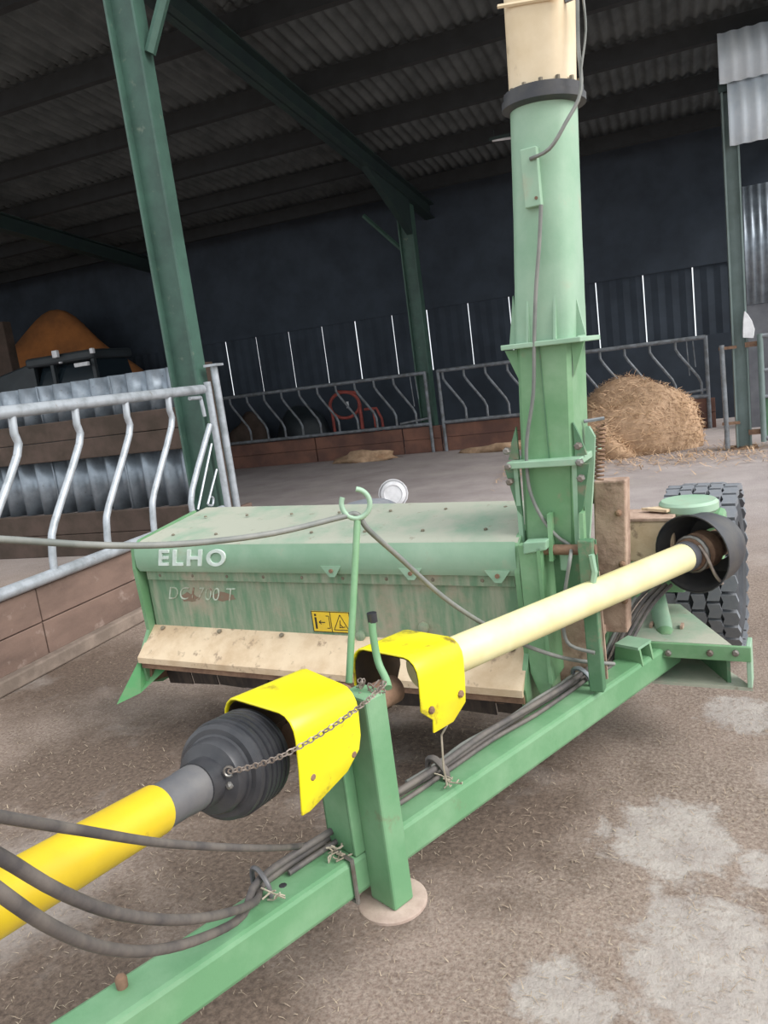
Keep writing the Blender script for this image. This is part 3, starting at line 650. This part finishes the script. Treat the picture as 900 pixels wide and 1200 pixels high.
mb = MB(); mb.loft([rect(1.52, .092, .11, 0, 9), rect(1.62, .095, .108, 0, 6), rect(1.75, .098, .104, 0, 3.6), rect(1.95, .1, .101, 0, 2.4), rect(2.22, .1, .1, 0, 2)]); upc = mb.build('upper_chute', m_greenp, HV, smooth=40)
# bracket box on the front of the upper chute
bz = 2.0; mb = MB(); mb.box(ml(lean(bz)-.012, CY-.108, 2.0), (.05, .03, .165), X3(MX, MY, MZ)); bb = mb.build('cable_bracket', m_greenp, HV, bevel=.003)
MB().lathe(ml(lean(bz), CY-.122, 1.94), -MY, [(.005, 0), (.005, .003)], 8).build('bolt', m_rust, bb)
# slewing ring
mb = MB(); mb.lathe(ml(lean(2.22), CY, 2.205), MZ+MX*.055, [(.104, 0), (.125, .008), (.125, .028), (.118, .03), (.118, .05), (.10, .055)], 32); ring = mb.build('slewing_ring', m_rubber, HV, smooth=35)
for k in range(14):
    a = k*2*math.pi/14; q = ml(lean(2.25)+.110*math.cos(a), CY+.110*math.sin(a), 2.245); MB().lathe(q, MZ, [(.007, 0), (.007, .018)], 6).build('bolt', m_bolt, ring)
mb = MB(); mb.loft([rect(2.25, .094, .095, 0, 3), rect(2.5, .092, .095, 0, 5), rect(2.75, .09, .1, .0, 8), rect(2.98, .09, .1, -.02, 10)]); sp = mb.build('spout', m_creamp, HV, smooth=35)
MB().tube([ml(lean(2.44)-.094, CY-.098, 2.485), ml(lean(2.44)+.09, CY-.098, 2.455)], .006, 5).build('spout_seam', m_creamp, sp)
MB().lathe(ml(lean(2.5)+.045, CY-.095, 2.475), -MY, [(.010, 0), (.010, .01)], 8).build('bolt', m_rust, sp)
MB().cyl(ml(lean(2.44)+.09, CY-.06, 2.455), ml(lean(2.44)+.15, CY-.06, 2.46), .007, n=6).build('cable_arm', m_galvd, sp)
# control cables
MB().tube([ml(lean(2.44)+.125, CY-.06, 2.458), ml(.288, CY-.07, 2.33), ml(.292, CY-.10, 2.20), ml(.25, CY-.13, 2.12), ml(.20, CY-.14, 2.06), ml(lean(2.05)-.01, CY-.125, 2.05)], .006, 6, smooth=4).build('control_cable', m_cable, HV, smooth=60)
MB().tube([ml(lean(2.44)+.14, CY-.06, 2.455), ml(.312, CY-.07, 2.36), ml(.296, CY-.09, 2.26), ml(.291, CY-.1, 2.2)], .0035, 6, smooth=4).build('control_cable', m_cable, HV, smooth=60)
cb = [mly(x, y, CY-.13) for x, y in ((634, 240), (632, 285), (628, 340), (626, 400), (625, 460), (618, 510), (617, 540), (621, 575), (634, 605), (652, 628), (668, 640))]
cb += [mly(x, y, -.035) for x, y in ((668, 655), (664, 680), (661, 705), (660, 735), (668, 756), (697, 765))]
MB().tube(cb, .006, 7, smooth=4).build('control_cable', m_cable, HV, smooth=60)
# spring beside the tower
s0 = mly(704, 498, .2); s1 = mly(702, 562, .2); n = 13
MB().tube([s0+(s1-s0)*(k/(n*8))+(MX*math.cos(k*math.pi/4)+MY*math.sin(k*math.pi/4))*.014 for k in range(n*8+1)], .0035, 5).build('tension_spring', m_rust, HV, smooth=60)
MB().cyl(mly(684, 494, .17), mly(708, 490, .2), .006, n=6).build('spring_arm', m_galvd, HV)
MB().prism([mly(690, 500, .17), mly(697, 512, .17), mly(696, 545, .17), mly(690, 640, .17), mly(684, 640, .17), mly(686, 500, .17)], MY*.02).build('linkage_bar', m_greenp, HV)
MB().prism([mly(613, 636, -.03), mly(640, 634, -.03), mly(640, 645, -.03), mly(613, 650, -.03)], MY*.05).build('upright_cap', m_greenp, HV, bevel=.004)
MB().tube([mly(693, 650, -.03), mly(697, 670, -.03), mly(694, 690, -.03)], .010, 6).build('catch_hook', m_greenp, HV)
# ---- belt guard (mud caked), cross tube, gearbox
gx0, gx1 = .185, .292
mb = MB(); mb.hexa([ml(gx0-.03, .28, .50), ml(gx1-.03, .28, .50), ml(gx1-.03, .36, .50), ml(gx0-.03, .36, .50)], [ml(gx0, .28, 1.04), ml(gx1, .28, 1.04), ml(gx1, .36, 1.04), ml(gx0, .36, 1.04)]); bg = mb.build('belt_guard', m_mudplate, HV, bevel=.006)
for z in (.62, .75, .93): MB().lathe(ml(gx1-.03, .28, z), -MY, [(.011, 0), (.011, .01), (.005, .014)], 8).build('bolt', m_rust, bg)
MB().box(ml(gx0-.03, .27, .515), (.07, .02, .035), X3(MX, MY, MZ)).build('guard_foot', m_mudplate, bg, bevel=.004)
MB().lathe(ml(.13, .35, .98), MX, [(.03, 0), (.03, .05)], 12).build('roller', m_steel, HV, smooth=40)
MB().box(ml(.29, .68, .745), (.20, .16, .16), X3(MX, MY, MZ)).build('drive_housing', m_cream, HV, bevel=.01)
MB().box(ml(.29, .68, .83), (.20, .17, .014), X3(MX, MY, MZ)).build('housing_lid', m_mudplate, HV, bevel=.003)
gb = MB().box(ml(.45, .88, .70), (.18, .22, .18), X3(MX, MY, MZ)).build('gearbox', m_green, HV, bevel=.02)
mb = MB(); mb.lathe(ml(.425, .76, .825), MZ, [(.10, 0), (.108, .01), (.108, .035), (.098, .045)], 28); mb.build('gearbox_cap', m_greenp, gb, smooth=35)
mb = MB(); mb.prism([ml(.26, .70, .845), ml(.36, .65, .845), ml(.39, .70, .845), ml(.36, .74, .845)], MZ*.01); mb.build('gearbox_bracket', m_cream, gb)
# PTO line
N2 = dpt(540, 765, 2.06); ce = ml(.475, .52, .728)            # near and far end of the pale tube
axd = (ce-N2).normalized()
e1 = axd.cross(UZ).normalized(); e2 = e1.cross(axd)
mb = MB(); mb.lathe(ce-axd*.04, axd, [(.138, 0), (.142, .0), (.142, .004), (.135, .02), (.128, .12), (.11, .17), (.06, .17), (.06, .165), (.104, .165), (.122, .12), (.13, .02), (.137, .004)], 36, cap=False); mb.build('shaft_guard_cone', m_rubber, HV, smooth=40)
cj = MB().lathe(ce-axd*.05, axd, [(.03, 0), (.058, .005), (.06, .03), (.05, .04), (.068, .05), (.07, .10), (.05, .12), (.05, .2)], 24).build('shaft_yoke', m_rust, HV, smooth=35)
MB().tube([ce-axd*.035+(e1*math.cos(k*.3927)+e2*math.sin(k*.3927))*.062 for k in range(16)], .008, 6, closed=True).build('shaft_band', m_steel, cj, smooth=60)
MB().tube([ce-axd*.04-e1*-.03+e2*.04, ce-axd*.05+e1*.065, ce-axd*.04+e1*.085-e2*.06, ce-axd*.02+e1*.10-e2*.10], .006, 6, smooth=4).build('guard_chain', m_chain, HV, smooth=60)
MB().lathe(N2-axd*.15, axd, [(.049, 0), (.05, .01), (.05, (ce-N2).length+.07), (.044, (ce-N2).length+.085)], 28).build('shaft_tube', m_creamt, HV, smooth=35)
MB().lathe(ce-axd*.095, axd, [(.045, 0), (.053, .005), (.053, .035), (.045, .05)], 24).build('tube_collar', m_sleeve, HV, smooth=40)
# ---- wheel and axle
wr = .40; wc = ml(.40, 1.46, wr-.003)
mb = MB(); mb.lathe(wc-MX*.155, MX, [(.20, .03), (.215, .01), (.27, -.0), (.335, .012), (.368, .035), (.378, .07), (.380, .155), (.378, .24), (.368, .275), (.335, .298), (.27, .31), (.215, .30), (.20, .28)], 48); tyre = mb.build('wheel', m_tyred, HV, smooth=40)
MB().lathe(wc-MX*.13, MX, [(.04, .0), (.05, .03), (.16, .05), (.205, .02), (.205, .24), (.16, .2), (.05, .22), (.04, .26)], 28).build('rim', m_cream, tyre, smooth=40)
NB = 30; cols_ = (-.122, -.062, 0, .062, .122)
src = None
for k, u_ in enumerate(cols_):
    edge = abs(u_) > .1
    mb = MB(); rr_ = .368 if edge else .377; hw = .025 if not edge else .030; dz_ = .022
    # zigzag block around local +Z, width in x
    L_ = 2*math.pi*rr_/NB*.86
    for (ya, yb, sk) in ((-L_/2, 0, .010), (0, L_/2, -.010)):
        b = [Vector((-hw+(sk if ya == 0 else 0)*0+(.010 if yy_ == 0 else 0), yy_, 0)) for yy_ in (ya,)]
        p00 = Vector((-hw+(.010 if ya == 0 else 0), ya, rr_)); p10 = Vector((hw+(.010 if ya == 0 else 0), ya, rr_)); p11 = Vector((hw+(.010 if yb == 0 else 0), yb, rr_)); p01 = Vector((-hw+(.010 if yb == 0 else 0), yb, rr_))
        up_ = Vector((0, 0, dz_ if not edge else .024)); mb.hexa([p00, p10, p11, p01], [p00*1+up_, p10+up_, p11+up_, p01+up_])
    base = mb.build('tread_block', m_tyre); base.data.transform(Matrix.Identity(4))
    me = base.data; bpy.data.objects.remove(base)
    for j in range(NB):
        a = 2*math.pi*(j+.5*(k % 2))/NB
        o = bpy.data.objects.new('tread_block', me); COL.objects.link(o); o.parent = tyre
        R = Matrix.Rotation(MA, 4, 'Z') @ Matrix.Translation((u_, 0, 0)) @ Matrix.Rotation(a, 4, 'X')
        o.matrix_local = Matrix.Translation(wc-ORIG[HV]) @ R
MB().cyl(ml(-1.5, 1.50, .39), ml(.45, 1.50, .39), .045, n=12).build('axle', m_green, HV, smooth=50)
wc2 = ml(-1.45, 1.5, wr-.012)
MB().lathe(wc2-MX*.12, MX, [(.20, .0), (.33, .0), (.38, .03), (.392, .1), (.392, .2), (.38, .24), (.33, .26), (.2, .26)], 40).build('wheel', m_tyre, HV, smooth=40)
for x in (-1.2, .12): MB().box(ml(x, .95, .42), (.09, 1.15, .10), X3(MX, MY, MZ)).build('frame_rail', m_green, HV, bevel=.008)
MB().box(ml(.36, .85, .58), (.10, .40, .10), X3(MX, MY, MZ)).build('gearbox_stand', m_green, HV, bevel=.008)
MB().box(ml(.42, .76, .60), (.12, .10, .16), X3(MX, MY, MZ)).build('gearbox_foot', m_green, HV, bevel=.008)
# ---- drawbar pivot housing (open channel) with gusset plate and cylinder
sy = .42
TL, TR = mly(735, 762, sy), mly(880, 757, sy); BRr = mly(880, 806, sy); ztop = TR.z; zbot = BRr.z
xl_ = (TL-MO).dot(MX); xr_ = (TR-MO).dot(MX)
gp = MB().prism([ml(xl_, sy, ztop), ml(xr_-.06, sy, ztop), ml(.36, .84, ztop), ml(.26, .84, ztop), ml(xl_, sy+.15, ztop)], -MZ*.014).build('pivot_plate', m_hoodtop, HV)
fb = MB().box(ml((xl_+xr_)/2+.02, sy-.006, ztop-.028), (xr_-xl_-.04, .014, .055), X3(MX, MY, MZ)).build('pivot_face', m_green, HV, bevel=.003)
for px in (783, 832, 862):
    q = mly(px, 765, sy-.014); MB().lathe(q, -MY, [(.012, 0), (.012, .008), (.007, .012)], 8).build('bolt', m_steel, fb)
MB().prism([ml(xl_+.08, sy, zbot+.0), ml(xr_, sy, zbot), ml(xr_-.06, sy+.10, zbot), ml(.40, sy+.36, zbot), ml(xl_, sy+.36, zbot)], -MZ*.012).build('pivot_bottom_plate', m_hoodtop, HV)
MB().box(ml(xr_-.008, sy+.04, (ztop+zbot)/2), (.016, .09, ztop-zbot), X3(MX, MY, MZ)).build('pivot_end', m_greenp, HV, bevel=.003)
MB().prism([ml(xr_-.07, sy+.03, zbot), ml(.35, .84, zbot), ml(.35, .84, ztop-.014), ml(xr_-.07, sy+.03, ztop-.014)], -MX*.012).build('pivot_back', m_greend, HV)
ca, cb2 = mly(779, 742, .55), mly(768, 690, .80)
MB().cyl(ca, cb2, .033, n=16).build('lift_cylinder', m_greenp, HV, smooth=50)
MB().cyl(ca+(ca-cb2).normalized()*.05, ca, .04, .036, n=16).build('cylinder_cap', m_green, HV, smooth=50)
for dx_ in (-.055, .055): MB().prism([ca+MX*dx_-MZ*.05, ca+MX*dx_-MZ*.05+MY*.06, ca+MX*dx_+MZ*.03+MY*.04, ca+MX*dx_+MZ*.03], MX*.01).build('cylinder_lug', m_mudplate, HV)
# ---- drawbar
BZ = .30
b1 = gnd(350, 1103, BZ); b2 = gnd(681, 862, BZ); BD = (b2-b1); BD.z = 0; BD.normalize(); BN = Vector((BD.y, -BD.x, 0))   # BN to the right
BWD, BHT = .105, .098
def bl(s, n_, z): return b1+BD*s-BN*BWD/2+BN*n_+Vector((0, 0, z-BZ))     # along, sideways from centre line, height
sE = (gnd(792, 774, BZ)-b1).dot(BD); sS = -.62
db = MB().box(bl((sS+sE)/2, 0, BZ+BHT/2), (sE-sS, BWD, BHT), X3(BD, BN, UZ)).build('drawbar', m_greenb, HV, bevel=.012)
MB().box(bl(sS-.05, 0, BZ+BHT/2), (.11, .05, .07), X3(BD, BN, UZ)).build('hitch_tongue', m_greend, db, bevel=.006)
MB().tube([bl(sS-.14, 0, BZ+BHT/2)+(BD*math.cos(k*.5236)+BN*math.sin(k*.5236))*.045 for k in range(12)], .016, 8, closed=True).build('hitch_eye', m_steel, db, smooth=60)
# saddle bracket at the pivot end
q = gnd(745, 773, BZ+BHT); s_ = (q-b1).dot(BD)
for k in (-.02, .05): MB().prism([bl(s_+k, -.055, BZ+BHT-.01), bl(s_+k, .055, BZ+BHT-.01), bl(s_+k, .045, BZ+BHT+.05), bl(s_+k, -.045, BZ+BHT+.05)], BD*.01).build('saddle', m_green, db)
MB().box(bl(s_+.02, 0, BZ+BHT+.052), (.09, .09, .01), X3(BD, BN, UZ)).build('saddle_cap', m_greenp, db)
q = gnd(145, 1158, BZ+BHT); s_ = (q-b1).dot(BD); MB().lathe(bl(s_, -.02, BZ+BHT-.002), UZ, [(.011, 0), (.012, .02), (.008, .026)], 10).build('bolt', m_rust, db, smooth=40)
for s_, n_, r_ in ((.02, -.01, .012),): MB().lathe(bl(s_, n_, BZ+BHT-.001), UZ, [(r_, 0), (r_*.6, .002)], 8).build('bolt', m_boot, db)
# jack post with foot disc
jb = gnd(460, 1052, .275)
JX = X3(BN, BD, UZ)
jt = (dpt(449, 803, (dpt(449, 803, 1)-Vector(_C)).length and 1.75)).z
js = MB().box(jb+UZ*((jt-jb.z)/2), (.085, .062, jt-jb.z), JX).build('jack_post', m_greenb, HV, bevel=.006)
MB().lathe(jb-UZ*.012, UZ, [(.080, 0), (.083, .003), (.083, .009), (.078, .012)], 32).build('foot_disc', m_disc, js, smooth=40)
hd = [dpt(436, 722, 1.80), dpt(437, 742, 1.80), dpt(443, 775, 1.80), dpt(452, 795, 1.78), dpt(455, 806, 1.76)]
hdl = MB().tube(hd, .0095, 8, smooth=4).build('jack_handle', m_green, HV, smooth=60)
MB().tube([hd[0]+UZ*.008, hd[0]-UZ*.014], .0125, 8).build('grip', m_boot, hdl, smooth=60)
# bearing stand
sB = (gnd(408, 1000, BZ+BHT)-b1).dot(BD)
bs = MB()
zb = .70
bs.prism([bl(sB, -.052, BZ+BHT), bl(sB, .05, BZ+BHT), bl(sB, .05, zb), bl(sB, -.052, zb)], BD*.012)
bs.prism([bl(sB, .04, BZ+BHT), bl(sB, .052, BZ+BHT), bl(sB, .052, zb), bl(sB, .04, zb)], BD*.10)
bs.prism([bl(sB, -.052, BZ+BHT), bl(sB, -.04, BZ+BHT), bl(sB, -.04, zb), bl(sB, -.052, zb)], BD*.10)
stand = bs.build('bearing_stand', m_greenb, HV, bevel=.004)
G1c = dpt(350, 862, 1.68); G2c = dpt(484, 796, 1.97)
sax = (G2c-G1c).normalized(); sn = sax.cross(UZ).normalized(); su = sn.cross(sax)
MB().lathe(G1c-sax*.02, sax, [(.035, 0), (.035, .02), (.055, .03), (.055, .12), (.07, .13), (.07, .17), (.035, .18), (.035, .34)], 24).build('bearing', m_rust, HV, smooth=35)
# yellow shaft shields: inverted U covers
def shield_obj(c, rows):
    # rows: (sideways, up, front end, rear end) along the inverted-U section, all in metres
    mb = MB(); mb.loft([[c+sax*a+sn*x+su*z for x, z, a, b in rows], [c+sax*b+sn*x+su*z for x, z, a, b in rows]], closed=False)
    o = mb.build('shaft_shield', m_yellow, HV, smooth=20)
    q = o.modifiers.new('solid', 'SOLIDIFY'); q.thickness = .006; q.offset = 0
    b = o.modifiers.new('bevel', 'BEVEL'); b.width = .004; b.segments = 2; b.limit_method = 'ANGLE'; b.angle_limit = math.radians(50)
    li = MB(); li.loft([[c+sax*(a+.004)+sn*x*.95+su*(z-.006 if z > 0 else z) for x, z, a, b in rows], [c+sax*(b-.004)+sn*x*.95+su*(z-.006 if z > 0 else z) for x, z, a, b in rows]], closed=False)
    li.build('dark_inner_sheet', m_inside, o, smooth=30)  # added dark sheet that makes the inside of the shield dark
    return o
def arch(hw, top, low):
    P = [(-hw*.95, low), (-hw, 0)]
    for k in range(5):
        a = math.pi-k*math.pi/8; P.append((-hw*.62+hw*.38*math.cos(a), top-.05+.05*math.sin(a)))
    for k in range(5):
        a = math.pi/2-k*math.pi/8; P.append((hw*.62+hw*.38*math.cos(a), top-.05+.05*math.sin(a)))
    return P+[(hw, 0), (hw*.99, -.03), (hw*.97, -.065), (hw*.95, low)]
P = arch(.115, .105, -.105); n_ = len(P)
s1_ = shield_obj(G1c, [(x, z, -.105, (.105 if x < .04 else .075) if z > -.02 else (.068 if z > -.04 else (.03 if z > -.08 else -.085))) for x, z in P])
P = arch(.108, .10, -.10)
s2_ = shield_obj(G2c, [(x, z, (-.105 if z > -.05 else -.06), (.075 if z > -.08 else .02)) for x, z in P])
for s_o, c_ in ((s1_, G1c), (s2_, G2c)):
    for l in (-.07, .05): MB().lathe(c_+sax*l+sn*.108-su*.035, sn, [(.010, 0), (.010, .006), (.006, .010)], 8).build('bolt', m_rust, s_o)
# cable holder rod with open ring
rt = dpt(419, 606, 1.84); rb = dpt(409, 800, 1.80)
rod = MB().cyl(rb, rt, .0085, n=10).build('cable_holder_rod', m_green, HV, smooth=50)
cvr = Vector(_r); cvu = Vector(_u)
rc = rt+UZ*.034; er = Vector((math.cos(YAW), math.sin(YAW), 0))
MB().tube([rc+er*.034*math.cos(a)+UZ*.036*math.sin(a)+er.cross(UZ)*.012*(i/22) for i, a in enumerate([math.radians(150+i*13.2) for i in range(23)])], .0065, 7).build('cable_ring', m_greenp, HV, smooth=60)
# long cables through the ring
R_ = rt+UZ*.006
MB().tube([dpt(-60, 633, 1.25), dpt(0, 632, 1.35), dpt(120, 639, 1.5), dpt(220, 637, 1.62), dpt(320, 625, 1.74), dpt(400, 606, 1.83), R_, dpt(432, 621, 1.86), dpt(470, 655, 1.95), dpt(520, 700, 2.05), dpt(570, 733, 2.2), dpt(620, 758, 2.35), dpt(670, 773, 2.5), dpt(720, 778, 2.55)], .0068, 8, smooth=5).build('signal_cable', m_cable, HV, smooth=60)
# hydraulic hoses
zt_ = BZ+BHT
def bp(px, py, z): return gnd(px, py, z)
def dep(p): return (p-Vector(_C)).dot(Vector(_fw))
def swing(px, d0, d1, ex=1.6): n = len(px)-1; return [dpt(x, y, d0+(d1-d0)*(i/n)**ex) for i, (x, y) in enumerate(px)]
hA = swing([(-60, 945), (0, 957), (100, 974), (200, 989), (300, 994), (355, 991)], .70, dep(gnd(365, 990, zt_+.03)))
hB = swing([(-60, 975), (0, 1004), (70, 1045), (140, 1071), (210, 1078), (262, 1071), (300, 1056)], .80, dep(gnd(305, 1055, zt_+.025)))
hC = swing([(-60, 1000), (0, 1046), (60, 1086), (120, 1110), (180, 1114), (240, 1098), (285, 1072)], .76, dep(gnd(290, 1068, zt_+.04)))
LEN = sE-sS
def along(s0, s1, n_, dz, k=7):
    return [bl(s0+(s1-s0)*i/k, n_+.004*math.sin(i*1.7+n_*90), zt_+dz+.003*math.sin(i*2.3+n_*50)) for i in range(k+1)]
s310 = (gnd(318, 1052, zt_)-b1).dot(BD); s400 = (gnd(392, 1000, zt_)-b1).dot(BD); sEnd = (gnd(705, 792, zt_)-b1).dot(BD)
tailA = [mly(715, 775, .30), mly(728, 745, .40), mly(750, 708, .50), mly(772, 685, .60)]
def tail(o): return [p+MX*o for p in tailA]
MB().tube(hA+along(s400+.02, sEnd, -.050, .014)+tail(-.02), .0068, 9, smooth=4).build('hydraulic_hose', m_hose, HV, smooth=60)
MB().tube(hB+along(s310+.02, sEnd, -.045, .012)+tail(.004), .0088, 9, smooth=4).build('hydraulic_hose', m_hose, HV, smooth=60)
MB().tube(hC+along(s310+.0, sEnd, -.030, .034)+tail(.026), .0088, 9, smooth=4).build('hydraulic_hose', m_hose, HV, smooth=60)
MB().tube(along(s400-.12, sEnd, -.018, .012)+tail(.045), .0068, 9, smooth=4).build('hydraulic_hose', m_hose, HV, smooth=60)
MB().tube(along(s400+.3, sEnd-.06, -.062, .02)+[mly(706, 790, .24), mly(708, 770, .28), mly(722, 738, .38), mly(745, 700, .5)], .006, 8, smooth=4).build('signal_cable', m_cable, HV, smooth=60)
def strap(s_, m, name, n0=-.066, n1=-.002, z1=.052, wd=.012):
    P = [bl(s_, n0, zt_), bl(s_, n0+.004, zt_+z1*.8), bl(s_, (n0+n1)/2, zt_+z1), bl(s_, n1, zt_+z1*.6), bl(s_, n1+.006, zt_+.002)]
    MB().tube(P, wd/2, 6, smooth=3).build(name, m, HV, smooth=60)
strap(s310, m_sleeve, 'hose_tie'); strap((gnd(524, 915, zt_)-b1).dot(BD), m_hose, 'hose_tie', wd=.02); strap((gnd(690, 803, zt_)-b1).dot(BD), m_galvd, 'hose_tie', wd=.016)
# steel hoop round the drawbar by the stand
s_ = (gnd(411, 1010, zt_)-b1).dot(BD)
MB().tube([bl(s_, -.06, BZ-.006), bl(s_, -.06, zt_+.006), bl(s_, .058, zt_+.006), bl(s_, .058, BZ-.006)], .006, 6, closed=True).build('clamp_hoop', m_steel, HV)
# twine ends at the ties
rng = random.Random(4)
for (px, py, k) in ((395, 992, 9), (320, 1046, 4), (525, 913, 7)):
    c0 = gnd(px, py, zt_+.03); mb = MB()
    for _ in range(k):
        d = Vector((rng.gauss(0, 1), rng.gauss(0, 1), rng.gauss(.1, .6))).normalized(); e = Vector((rng.gauss(0, 1), rng.gauss(0, 1), rng.gauss(-.3, .5))).normalized()
        c1 = c0+Vector((rng.gauss(0, .012), rng.gauss(0, .012), rng.gauss(-.012, .008))); mb.tube([c1-d*.016+e*.004, c1, c1+d*.014-e*.006, c1+d*.02-e*.02], .0019, 4, smooth=2)
    mb.build('twine', m_twine, HV, kind='stuff')
q = gnd(524, 920, zt_+.02); MB().tube([q, q+Vector((-.004, 0, .05)), q+Vector((.0, .004, .14)), dpt(524, 850, 1.98)], .003, 5).build('twine', m_twine, HV)

# ================================================================== FRONT DRIVE SHAFT (to the tractor)
P0 = dpt(270, 898, 1.56); P1 = dpt(0, 1056, 1.05); fd = (P1-P0).normalized()
DS = thing('drive_shaft', (P0.x, P0.y, 0), 'yellow drive shaft with black ribbed boot running into the yellow shield', 'drive shaft')
Lf = (P1-P0).length
pr = [(.060, -.080), (.090, -.079), (.097, -.072)]
for i in range(5):
    h = -.066+i*.018; pr += [(.101, h), (.101, h+.010), (.095, h+.012), (.095, h+.016)]
pr += [(.098, .026), (.096, .036), (.088, .042), (.078, .043), (.074, .046), (.073, .066), (.069, .074), (.055, .079), (.047, .083), (.046, .12)]
MB().lathe(P0, fd, pr, 40).build('boot', m_boot, DS, smooth=28)
MB().lathe(P0, fd, [(.040, .06), (.044, .08), (.043, .15), (.041, .16), (.041, .235), (.037, .24)], 28).build('sleeve', m_sleeve, DS, smooth=35)
MB().lathe(P0, fd, [(.040, .232), (.0445, .232), (.0445, Lf+.45), (.04, Lf+.45)], 32).build('outer_tube', m_yellowt, DS, smooth=35)
MB().lathe(P0-fd*.02, -fd, [(.03, 0), (.045, .02), (.045, .10), (.03, .12), (.03, .22)], 20).build('joint', m_rust, DS, smooth=35)
e1f = fd.cross(UZ).normalized(); e2f = e1f.cross(fd)
if e2f.z < 0: e2f = -e2f
toc = (Vector(_C)-P0); toc = (toc-fd*toc.dot(fd)).normalized()
MB().lathe(P0+fd*.085+toc*.055-UZ*.035, toc, [(.008, 0), (.008, .006), (.005, .01)], 8).build('screw', m_steel, DS)
# chain with hook ring
def catn(A, B, sag, n):
    return [A+(B-A)*(k/n)-UZ*sag*4*(k/n)*(1-k/n) for k in range(n+1)]
ca_ = dpt(268, 904, 1.455); cb_ = dpt(452, 800, 1.66)
hook = MB().tube([ca_+Vector(_r)*.009*math.cos(k*.5)+Vector(_u)*.009*math.sin(k*.5) for k in range(12)], .0025, 5).build('hook', m_steel, DS, smooth=60)
mid1 = dpt(330, 886, 1.46); mid2 = dpt(408, 838, 1.53)
pts_ = []
kp = [ca_, mid1, mid2, cb_]
path = []
for i in range(3): path += catn(kp[i], kp[i+1], .004, 13)[:-1]
path.append(cb_)
mb = MB()
for i in range(len(path)-1):
    A, B = path[i], path[i+1]; t = (B-A).normalized(); s_ = t.cross(UZ).normalized(); n_ = s_.cross(t)
    sd = s_ if i % 2 else n_; c0 = (A+B)/2; hl = (B-A).length*.66
    mb.tube([c0+t*hl*math.cos(a)+sd*.0052*math.sin(a) for a in [k*math.pi/4 for k in range(8)]], .0017, 4, closed=True)
mb.build('chain', m_chain, DS, kind='stuff')
# knotted chain end on top of the jack post
mb = MB(); rng = random.Random(9); c0 = dpt(440, 806, 1.73)
for i in range(12):
    q = c0+Vector((rng.uniform(-.04, .02), rng.uniform(-.02, .02), rng.uniform(-.018, .02))); t = Vector((rng.gauss(0, 1), rng.gauss(0, 1), rng.gauss(0, .5))).normalized(); s_ = t.orthogonal().normalized()
    mb.tube([q+t*.012*math.cos(a)+s_*.0055*math.sin(a) for a in [k*math.pi/4 for k in range(8)]], .0018, 4, closed=True)
mb.build('chain_end', m_chain, DS, kind='stuff')
